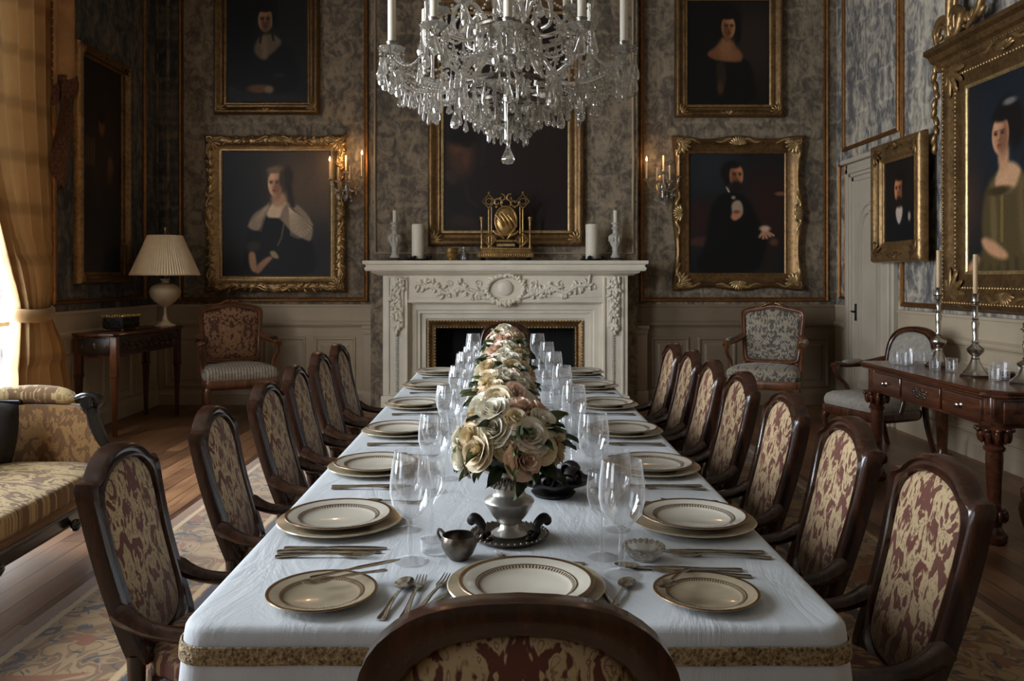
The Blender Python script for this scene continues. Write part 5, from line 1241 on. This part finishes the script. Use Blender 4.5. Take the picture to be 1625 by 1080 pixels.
candle('tall cream taper in the farther silver candlestick, rising before the large gold frame edge', 2.945, 5.57, SZ + .502, .0135, .285, 'wax_tan', 'taper_candle', group='tapers on the sideboard')
silver_stick('tall silver candlestick on the sideboard, nearer of the two holding candles', 2.88, 5.02, .50)
candle('tall cream taper in the nearer silver candlestick below the woman in the olive gown', 2.88, 5.02, SZ + .475, .0135, .27, 'wax_tan', 'taper_candle', group='tapers on the sideboard')
silver_stick('short silver candlestick without a candle at the right edge on the sideboard', 2.965, 4.66, .34)
def tumbler_mesh(r_, h, nm='vessel'):
    return MB().lathe([(0, 0), (r_ * .86, 0), (r_ * .9, .004), (r_, h), (r_ * .94, h), (r_ * .84, .012), (0, .012)], 20).mesh(nm, 'glass_stem', 50)
TM = tumbler_mesh(.036, .085); TN = tumbler_mesh(.047, .10)
places = [(2.72, 5.72), (2.79, 5.66), (2.83, 5.76), (2.90, 5.70), (2.73, 5.62), (2.99, 5.71), (2.80, 5.34), (2.87, 5.27), (2.95, 4.87), (2.87, 4.80), (3.03, 4.80)]
for k, (x, y) in enumerate(places):
    o = link('glass_tumbler', TN if k in (2, 5, 8) else TM, None, (x, y, SZ))
    tag(o, ('clear glass tumbler in the cluster at the far end on the sideboard', 'clear glass tumbler between the two candle-bearing sticks on the sideboard', 'clear glass tumbler in front of the short candlestick at the near end on the sideboard')[0 if k < 6 else 1 if k < 8 else 2], 'glass', ('tumblers at the far end of the sideboard', 'tumblers between the candlesticks', 'tumblers at the near end of the sideboard')[0 if k < 6 else 1 if k < 8 else 2])
sd = thing('silver_dish', 'low silver dish lying beside the tumblers at the right on the sideboard', 'dish', (3.06, 4.98, SZ))
MB().lathe([(0, 0), (.03, 0), (.035, .006), (.06, .022), (.062, .026), (.055, .024), (.03, .012), (0, .01)], 24).build('bowl', 'silver', sd, 60); MB().tube([(.06, 0, .024), (.085, 0, .03), (.09, 0, .022), (.065, 0, .012)], .004, 6).build('handle', 'silver', sd, 60)

# ================================================================== PLACE SETTINGS
PZ = TZ + .0008
def plate_proto(r_, rim_mat):
    t = thing('dinner_plate', '', 'plate')
    MB().lathe([(0, 0), (r_ * .56, 0), (r_ * .6, .003), (r_ * .72, .012), (r_ * .98, .020), (r_, .0225), (r_ * .985, .0245), (r_ * .74, .0165), (r_ * .66, .011), (r_ * .6, .0075), (0, .007)], 56).build('body', 'china', t, 50)
    MB().lathe([(r_ * .945, .0238), (r_ * .995, .0252), (r_ * 1.0, .0235), (r_ * .985, .0250), (r_ * .945, .0241)], 56, cap=False).build('rim_band', 'gilded_line', t, 60)
    m = MB(); n = 84
    for k in range(n):
        a = 2 * pi * k / n; Tm = Matrix.Rotation(a, 4, 'Z'); z0, z1 = .0122, .0155
        m.add([(r_ * .675, -.0018, z0 + .0004), (r_ * .725, -.0018, z1 + .0008), (r_ * .725, .0018, z1 + .0008), (r_ * .675, .0018, z0 + .0004)], [(0, 1, 2, 3)], Tm)
    m.lathe([(r_ * .735, .0172), (r_ * .75, .0178), (r_ * .755, .018), (r_ * .735, .0174)], 56, cap=False)
    m.build('gilt_pattern', 'gilded_line', t, 0, fix=False)
    return t
def charger_mesh(r_):
    return MB().lathe([(0, 0), (r_ * .62, 0), (r_ * .66, .003), (r_ * .97, .013), (r_, .0155), (r_ * .985, .018), (r_ * .7, .0095), (r_ * .62, .0065), (0, .006)], 56).mesh('charger_plate', 'charger_glaze', 50)
pp = plate_proto(.146, 'china_rim'); pp_used = False
def tan_plate(o):
    for c in o.children:
        if c.name.startswith('body'):
            c.data = TAN if TAN else c.data
CMESH = charger_mesh(.172)
PLY = [2.26, 2.90, 3.58, 4.31, 5.06, 5.78]
def place_plate(x, y, z, label, group='dinner plates on the long table', scale=None):
    global pp_used
    if not pp_used:
        pp_used = True; pp.location = (x, y, z); pp['label'] = label; pp['group'] = group; return pp
    return dup(pp, (x, y, z), rng.uniform(0, 6), label, group, scale=scale)
# cutlery meshes (handle toward -y, tip toward +y, lying flat)
def outline(half): return [(x, y) for x, y in half] + [(-x, y) for x, y in reversed(half) if abs(x) > 1e-6]
def flat(poly, th, arch):
    q = poly; m = MB(); zf = lambda y: arch * sin(max(0, min(1, (y + .1) / .2)) * pi * 1.0) ** 2
    lo = [[(x * .86, y, zf(y)) for x, y in q], [(x, y, zf(y) + th * .5) for x, y in q], [(x * .84, y, zf(y) + th) for x, y in q]]
    m.loft(lo); return m
handle = [(.0, -.10), (.008, -.098), (.0095, -.09), (.007, -.07), (.0052, -.045), (.0042, -.01)]
KN = flat(outline(handle + [(.006, .0), (.0085, .01), (.0095, .05), (.008, .085), (.003, .105), (0, .108)]), .0028, .001).mesh('table_knife', 'cutlery_silver', 60)
SP = None
m = flat(outline(handle + [(.0035, .03), (.006, .04)]), .003, .006)
def bowl_(u, v):
    a = 2 * pi * u; q = v; return (.019 * q * cos(a) * (1 - .12 * sin(a)), .068 + .031 * q * sin(a), .002 + .006 * q * q)
m.grid(bowl_, 24, 6); m.grid(lambda u, v: (bowl_(u, v)[0], bowl_(u, v)[1], bowl_(u, v)[2] - .0012), 24, 6); SP = m.mesh('table_spoon', 'cutlery_silver', 60)
fork = outline(handle + [(.0035, .028), (.0075, .042), (.0115, .052), (.0118, .058)])
m = flat(fork, .0026, .005)
for k in range(4):
    x = -.0096 + .0064 * k; m.tube([(x, .052, .0035), (x, .075, .003), (x * .96, .092, .006), (x * .94, .103, .0085)], [.0019, .0018, .0016, .0008], 6)
FK = m.mesh('table_fork', 'cutlery_silver', 60)
CUT = {'table_knife': (KN, 'knife'), 'table_fork': (FK, 'fork'), 'table_spoon': (SP, 'spoon')}
def cut(kind, x, y, rz, label, z=PZ + .0008, tilt=0.0, s=1.0, group='silver cutlery on the table'):
    o = link(kind, CUT[kind][0], None, (x, y, z), (tilt, 0, rz), s); return tag(o, label, CUT[kind][1], group)
# stemware
def stem_mesh(prof, nm, lo=99, hi=-1): return MB().lathe(prof, 40, flute=lambda k, a: .035 * abs(sin(5 * a)) if lo <= k <= hi else 0).mesh(nm, 'glass_stem', 35)
GOB = [(0, 0), (.038, .0), (.040, .002), (.03, .006), (.008, .012), (.0055, .03), (.0075, .05), (.0055, .085), (.008, .10), (.024, .112), (.042, .135), (.050, .165), (.049, .20), (.0425, .248), (.041, .248), (.0475, .20), (.0485, .165), (.0405, .137), (.022, .115), (0, .106)]
WIN_ = [(0, 0), (.033, .0), (.035, .002), (.026, .005), (.007, .01), (.0048, .03), (.0048, .09), (.010, .10), (.027, .118), (.036, .145), (.0365, .17), (.0325, .205), (.0312, .205), (.035, .17), (.0345, .146), (.025, .12), (0, .104)]
TUM = [(0, 0), (.028, 0), (.030, .003), (.034, .09), (.0335, .092), (.0322, .09), (.028, .012), (0, .010)]
GM, WM, UM = stem_mesh(GOB, 'water_goblet', 3, 10), stem_mesh(WIN_, 'wine_glass', 3, 8), stem_mesh(TUM, 'glass_tumbler', 1, 2)
def glass(me, nm, x, y, label, s=1.0):
    o = link(nm, me, None, (x, y, PZ), (0, 0, rng.uniform(0, 6)), s); return tag(o, label, 'glass', 'glassware along the table')
for k, y in enumerate(PLY):
    for s, side in ((-1, 'left'), (1, 'right')):
        x = (-.455, .515)[s > 0] + (.012 if k > 2 else 0) * s; who = '%s side, %s setting from the front' % (side, ORD[k])
        o = link('charger_plate', CMESH, None, (x, y, PZ), (0, 0, 0)); tag(o, 'tan metallic charger plate under the white plate, ' + who, 'plate', 'chargers on the long table')
        place_plate(x + .004 * s, y, PZ + .0072, 'white gilt-patterned dinner plate on a charger, ' + who)
        yy = y - .255
        jt = lambda q: rng.uniform(-q, q)
        if s < 0:
            if k == 0:
                cut('table_knife', -.43, yy + .045, R(-90) + jt(.02), 'third silver knife of the cutlery row, ' + who, s=1.25)
            cut('table_knife', -.44, yy + .018, R(-90) + jt(.03), 'silver knife lying beside the fork, ' + who, s=1.25)
            cut('table_fork', -.44, yy - .014, R(-90) + jt(.03), 'silver fork lying next to the knife, ' + who, s=1.2)
            cut('table_spoon', -.46, y + .21, R(-75) + jt(.2), 'silver spoon lying beyond the plate, ' + who, s=.9)
            cut('table_fork', -.34, y + .215, R(-100) + jt(.25), 'small silver fork lying beyond the plate, ' + who, s=.85)
        else:
            cut('table_knife', .52, yy + .02, R(90) + jt(.05), 'silver knife lying beside the fork, ' + who, s=1.2)
            cut('table_fork', .525, yy - .012, R(86) + jt(.06), 'silver fork lying next to the knife, ' + who, s=1.2)
            cut('table_spoon', .47, y + .205, R(110) + jt(.15), 'silver spoon lying beyond the plate, ' + who, s=.95)
            cut('table_fork', .56, y + .225, R(80) + jt(.15), 'small silver fork lying beyond the plate, ' + who, s=.85)
        gx = (-.225, .265 if k == 0 else .275)[s > 0]
        glass(GM, 'water_goblet', gx + jt(.006), y - (.30 if s < 0 else .39 if k == 0 else .30), 'tall clear water goblet, ' + who, (1.0, 1.06)[s > 0 and k == 0])
        glass(WM, 'wine_glass', gx + .034 * -s + jt(.004), y - (.12, .25)[s > 0 and k == 0] + jt(.02), 'slender clear wine glass, ' + who, 1.02)
        glass(WM if k % 2 else GM, ('water_goblet', 'wine_glass')[k % 2], gx + .034 * s + jt(.004), y - .035 + jt(.02), 'second clear stemmed glass behind the goblet, ' + who, .86 if k % 2 == 0 else .95)
        if k: glass(UM, 'glass_tumbler', gx + .055 * -s + jt(.006), y + .10 + jt(.02), 'small straight clear tumbler, ' + who)
for s, side in ((-1, 'left'), (1, 'right')):
    glass(GM, 'water_goblet', (.0 + .235 * s), 6.0, 'tall goblet standing at the far end of the table, %s side of the flowers' % side, 1.08)
# near end of the table
place_plate(-.388, 1.735, PZ, 'tan-rimmed small plate with crossed cutlery at the near left corner of the table', 'small plates at the near corners', .80)
place_plate(.425, 1.735, PZ, 'tan-rimmed small plate with a spoon on it at the near right corner of the table', 'small plates at the near corners', .76)
place_plate(.045, 1.762, PZ + .0072, 'white gilt-patterned plate behind the round-topped chair at the near head of the table', 'head of the table', 1.0)
o = link('charger_plate', CMESH, None, (.045, 1.78, PZ)); tag(o, 'charger plate at the near head of the table behind the round-topped chair', 'plate')
TAN = MB().lathe([(0, 0), (.081, 0), (.087, .003), (.105, .012), (.143, .020), (.146, .0225), (.144, .0245), (.108, .0165), (.096, .011), (.087, .0075), (0, .007)], 56).mesh('body', 'china_tan', 50)
for o in [o for o in col.objects if o.get('group') == 'small plates at the near corners']: tan_plate(o)
cut('table_fork', -.345, 1.78, R(128), 'silver fork crossed over the small plate at the near left corner', PZ + .0265, R(3))
cut('table_knife', -.335, 1.82, R(-62), 'silver knife crossing the fork on the near left small plate', PZ + .031, R(2))
cut('table_spoon', .37, 1.775, R(150), 'silver spoon resting across the near right small plate', PZ + .0265, R(4))
cut('table_spoon', .345, 1.895, R(70), 'silver spoon lying behind the near right small plate', s=.95)
cut('table_fork', .45, 1.87, R(83), 'silver fork lying just beyond the near right small plate', s=1.1)
cut('table_knife', .43, 1.905, R(86), 'silver knife farther beyond the near right small plate', s=1.2)
cut('table_spoon', -.232, 1.73, R(-8), 'silver spoon standing left of the forks by the head plate', s=1.1)
cut('table_fork', -.195, 1.735, R(-4), 'silver fork, left of the pair beside the head plate', s=1.1)
cut('table_fork', -.155, 1.745, R(-14), 'silver fork, right of the pair beside the head plate', s=1.1)
cut('table_knife', -.122, 1.76, R(-28), 'silver knife leaning toward the head plate from the left', s=1.0)
cut('table_knife', .205, 1.79, R(12), 'silver knife to the right of the head plate', s=1.1)
cut('table_spoon', .245, 1.745, R(-20), 'silver spoon to the right of the head plate', s=1.0)
cut('table_fork', .005, 1.955, R(20), 'small dessert fork above the head plate', s=.7)
cut('table_knife', .115, 1.955, R(80), 'small dessert knife above the head plate', s=.75)
# cut crystal salt dish and small silver bowl
sdm = thing('crystal_dish', 'low cut crystal dish beside the goblets at the near right', 'dish', (.335, 1.985, PZ))
MB().lathe([(0, 0), (.03, 0), (.034, .006), (.048, .022), (.05, .03), (.045, .03), (.03, .012), (0, .01)], 20, flute=lambda k, a: .05 * cos(10 * a)).build('bowl', 'crystal', sdm, 10)
q = MB()
for k in range(20):
    a = 2 * pi * k / 20; q.ell((.047 * cos(a), .047 * sin(a), .027), (.006, .006, .007), 6, 4)
q.build('cut_rim', 'crystal', sdm, 40)
sb_ = thing('silver_bowl', 'small polished silver bowl in front of the flower urn', 'bowl', (-.112, 1.98, PZ))
MB().lathe([(0, 0), (.022, 0), (.024, .004), (.034, .014), (.043, .034), (.044, .05), (.040, .058), (.0385, .057), (.041, .05), (.040, .034), (.03, .014), (0, .007)], 28).build('bowl', 'dark_silver', sb_, 60)
for a in (2.6, .5):
    MB().tube(spline([(.04 * cos(a), .04 * sin(a), .05), (.058 * cos(a), .058 * sin(a), .062), (.062 * cos(a), .062 * sin(a), .048), (.044 * cos(a), .044 * sin(a), .03)], 12), .004, 6).build('handle', 'dark_silver', sb_, 60)
gd = thing('glass_dish', 'small round clear glass dish left of the little silver bowl', 'dish', (-.175, 2.03, PZ))
MB().lathe([(0, 0), (.03, 0), (.034, .004), (.036, .034), (.034, .034), (.031, .008), (0, .007)], 24).build('bowl', 'glass_stem', gd, 60)

# ================================================================== FLOWERS
def petal(m, ang, r0, r1, h, wdt, curl, tilt, mtx):
    def fn(u, v):
        a = ang + (u - .5) * wdt; e = 1 - abs(2 * u - 1) ** 2.6 * .35 * v
        rr_ = r0 + (r1 - r0) * v ** 1.3 + curl * max(0, v - .7) ** 2 * 6; z = h * (v * e) ** .9 - curl * max(0, v - .75) ** 2 * 5
        return (rr_ * cos(a), rr_ * sin(a), z - tilt * v)
    m.grid(fn, 6, 5, mtx)
def rose_mesh(seed, mat, openness):
    r = random.Random(seed); m = MB()
    rings = [(2, .002, .005, .046, 4.6, 0), (3, .004, .011, .048, 3.0, 0), (3, .006, .018, .048, 2.7, .001), (4, .008, .026, .046, 2.2, .003), (4, .010, .035, .041, 2.0, .005), (5, .010, .043, .033, 1.75, .007), (5, .010, .049, .022, 1.6, .009)]
    for i, (n, r0, r1, h, w_, cu) in enumerate(rings):
        for k in range(n): petal(m, 2 * pi * k / n + i * .9 + r.uniform(-.2, .2), r0, r1 * openness * r.uniform(.93, 1.07), h * r.uniform(.94, 1.05), w_, cu * openness, 0, None)
    m.lathe([(0, -.012), (.008, -.01), (.016, .0), (.012, .008), (0, .01)], 8)
    return m.mesh('rose', mat, 80, False)
ROSES = [rose_mesh(1, 'petal_cream', 1.0), rose_mesh(2, 'petal_white', .95), rose_mesh(3, 'petal_cream', .8), rose_mesh(4, 'petal_blush', .9), rose_mesh(5, 'petal_white', 1.08)]
def leaf_mesh(mat):
    m = MB()
    def fn(u, v):
        w_ = .019 * sin(pi * min(1, v * .96 + .04)) ** .8; x = (u * 2 - 1) * w_; return (x, .075 * v, .012 * abs(u * 2 - 1) - .035 * v * v + .01 * v)
    m.grid(fn, 4, 8); return m.mesh('leaf', mat, 80, False)
LEAVES = [leaf_mesh('leaf_green'), leaf_mesh('leaf_green'), leaf_mesh('leaf_light')]
def aim(o, d, roll): o.rotation_euler = (Vector(d).to_track_quat('Z', 'Y') @ Matrix.Rotation(roll, 3, 'Z').to_quaternion()).to_euler()
def bouquet(label, x, y, z, rx, ry, rz_, n, nl, seed, dens=1.0):
    t = thing('rose_bouquet', label, 'flowers', (x, y, z), 0, 'rose bouquets along the table'); r = random.Random(seed)
    gold = pi * (3 - 5 ** .5)
    for k in range(n):
        u = 1 - 1.06 * (k + .5) / n; a = k * gold + seed; q = (1 - u * u) ** .5
        d = Vector((q * cos(a), q * sin(a), u)); p = Vector((d.x * rx, d.y * ry, d.z * rz_)) * r.uniform(.88, 1.08); p.z -= .02
        o = link('rose', r.choice(ROSES), t, p, None, r.uniform(.80, 1.15)); dd = d + Vector((r.uniform(-.25, .25), r.uniform(-.35, .15), r.uniform(-.1, .25))); aim(o, dd, r.uniform(0, 6))
    for k in range(nl):
        a = r.uniform(0, 2 * pi); u = r.uniform(-.45, .75); q = (1 - u * u) ** .5; d = Vector((q * cos(a), q * sin(a), u)); p = Vector((d.x * rx * .92, d.y * ry * .92, d.z * rz_ * .94 - .01))
        o = link('leaf', r.choice(LEAVES), t, p, None, r.uniform(.8, 1.15))
        o.rotation_euler = (Vector((d.x, d.y, d.z * .6 + r.uniform(-.3, .3))).to_track_quat('Y', 'Z') @ Matrix.Rotation(r.uniform(-.8, .8), 3, 'Y').to_quaternion()).to_euler()
    m = MB(); m.ell((0, 0, -.02), (rx * .72, ry * .72, rz_ * .72), 14, 8)
    m.build('foliage_core', 'leaf_green', t, 60)
    m = MB(); m.tube([(0, 0, -.12), (0, 0, -.02)], .03, 8); m.build('stems', 'leaf_green', t, 60)
    return t
def urn(label, x, y, z):
    t = thing('silver_urn', label, 'urn', (x, y, z), 0, 'flower urns along the table')
    MB().lathe([(0, 0), (.046, 0), (.048, .006), (.040, .012), (.026, .018), (.022, .03), (.030, .036), (.046, .055), (.060, .078), (.066, .090), (.062, .096), (.045, .105), (.040, .112), (.042, .124), (.0415, .126)], 32).build('body', 'satin_silver', t, 50)
    MB().lathe([(.0415, .125), (.045, .128), (.046, .152), (.052, .158), (.068, .168), (.076, .178), (.074, .18), (.062, .172), (.04, .158), (.03, .13)], 32, flute=lambda k, a: .05 * cos(16 * a) if k in (1, 2) else 0, cap=False).build('collar', 'silver', t, 50)
    q = MB()
    for k in range(18):
        a = 2 * pi * k / 18; Tm = Matrix.Rotation(a, 4, 'Z'); q.tube([(.0475, -.004, .128), (.049, .002, .138), (.0485, .006, .152)], .0028, 5, mtx=Tm); q.ell((.048, -.005, .145), (.003, .005, .008), 6, 4, Tm)
    q.build('relief', 'dark_silver', t, 60); return t
tr = thing('silver_tray', 'round dark silver tray with bead rim under the nearest flower urn', 'tray', (.01, 2.14, PZ))
MB().lathe([(0, 0), (.085, 0), (.092, .004), (.100, .010), (.102, .014), (.098, .0145), (.088, .009), (0, .007)], 40).build('dish', 'dark_silver', tr, 50)
q = MB()
for k in range(40):
    a = 2 * pi * k / 40; q.ell((.1 * cos(a), .1 * sin(a), .0135), (.005, .005, .004), 6, 4)
q.build('beaded_rim', 'dark_silver', tr, 60)
for s in (-1, 1):       # the scrolled handles rising at either side
    q = MB().tube(spline([(s * .062, -.03, .012), (s * .072, -.045, .028), (s * .070, -.048, .048), (s * .085, -.04, .062), (s * .098, -.035, .056), (s * .094, -.034, .044)], 20), [.008] * 4 + [.009 + .0006 * k for k in range(10)] + [.013, .012, .011, .010, .008, .005], 9)
    q.ell((s * .058, -.02, .018), (.012, .010, .009), 8, 5); q.ell((s * .05, -.055, .014), (.010, .008, .006), 8, 5)
    q.build('scroll_handle', 'pewter', tr, 60)
urn('satin silver footed urn nearest the camera holding the largest rose bouquet', .01, 2.14, PZ + .0072)
bouquet('full cream and blush rose bouquet in the nearest silver urn', .012, 2.14, PZ + .246, .105, .105, .100, 30, 44, 3)
for k, y in enumerate((2.86, 3.52, 4.22, 4.95, 5.6)):
    w_ = ORD[k + 1]
    urn('silver urn under the %s rose bouquet from the near end of the table' % w_, .0, y, PZ)
    bouquet('cream and white rose bouquet, %s from the near end of the table' % w_, .0, y, PZ + .240, .088, .15, .092, 24, 36, 11 + k)
pd = thing('pewter_dish', 'dark carved pewter dish with rolled scrolls right of the nearest roses', 'dish', (.15, 2.56, PZ))
MB().lathe([(0, 0), (.06, 0), (.07, .012), (.055, .02), (.08, .035), (.115, .05), (.118, .056), (.10, .05), (.06, .036), (0, .03)], 36, flute=lambda k, a: .09 * cos(8 * a) if 3 < k < 8 else 0).build('bowl', 'pewter', pd, 60)
for k in range(5):
    a = 2 * pi * k / 5 - .6; Tm = Matrix.Translation((.07 * cos(a), .07 * sin(a), .062)) @ Matrix.Rotation(a + pi / 2, 4, 'Z')
    q = MB(); q.tube(spiral((0, 0), .004, .032, 0, 9, 26), .0085, 7, 2.2, mtx=Tm); q.build('rolled_scroll', 'pewter', pd, 60)

# ================================================================== LIGHT, WORLD, CAMERA
def area(name, loc, rot, sx, sy, power, colr):
    L = bpy.data.lights.new(name, 'AREA'); L.shape = 'RECTANGLE'; L.size = sx; L.size_y = sy; L.energy = power; L.color = colr
    o = bpy.data.objects.new(name, L); col.objects.link(o); o.location = loc; o.rotation_euler = rot; return o
def pt(name, loc, power, colr, rad=.03):
    L = bpy.data.lights.new(name, 'POINT'); L.energy = power; L.color = colr; L.shadow_soft_size = rad
    o = bpy.data.objects.new(name, L); col.objects.link(o); o.location = loc; return o
DAY = (.90, .96, 1.0)
for (a, b), e in zip(WIN, WPOW):
    area('window_daylight', (XL - .45, (a + b) / 2, (WZ0 + WZ1) / 2 + .2), (0, R(-90 + 12), 0), WZ1 - WZ0, b - a + .3, e, DAY)  # daylight, except the lamp at the last opening, an added weak fill
pt('sconce_glow', (-1.78, YB - .22, 2.78), 2.2, (1, .62, .3)); pt('sconce_glow', (1.72, YB - .22, 2.76), .9, (1, .62, .3))
wd = bpy.data.worlds.new('daylight'); wd.use_nodes = True; sc.world = wd
nt = wd.node_tree; bg = nt.nodes['Background']; sky = nt.nodes.new('ShaderNodeTexSky'); sky.sky_type = 'PREETHAM' if False else 'HOSEK_WILKIE'; sky.turbidity = 6; sky.sun_direction = (-.6, .2, .75)
mx = nt.nodes.new('ShaderNodeMix'); mx.data_type = 'RGBA'; mx.inputs[0].default_value = .75; mx.inputs[7].default_value = (.9, .95, 1, 1)
nt.links.new(sky.outputs[0], mx.inputs[6]); nt.links.new(mx.outputs[2], bg.inputs[0]); bg.inputs[1].default_value = WORLD
cam = bpy.data.cameras.new('camera'); co = bpy.data.objects.new('camera', cam); col.objects.link(co)
co.location = (0, 0, 1.44); co.rotation_euler = (R(90), 0, 0)
cam.sensor_fit = 'HORIZONTAL'; cam.sensor_width = 36; cam.lens = 36 * 1300 / 1625
cam.shift_x = 10.5 / 1625; cam.shift_y = -100 / 1625; cam.clip_start = .05; cam.clip_end = 60
sc.camera = co
sc.view_settings.view_transform = 'Standard'; sc.view_settings.look = 'None'; sc.view_settings.exposure = EXPO; sc.view_settings.gamma = 1.0
try:
    sc.cycles.use_denoising = True; sc.cycles.max_bounces = 10; sc.cycles.transparent_max_bounces = 24; sc.cycles.transmission_bounces = 8; sc.cycles.glossy_bounces = 5; sc.cycles.diffuse_bounces = 4
    sc.cycles.caustics_reflective = False; sc.cycles.caustics_refractive = False; sc.cycles.sample_clamp_indirect = 4.0
except Exception: pass
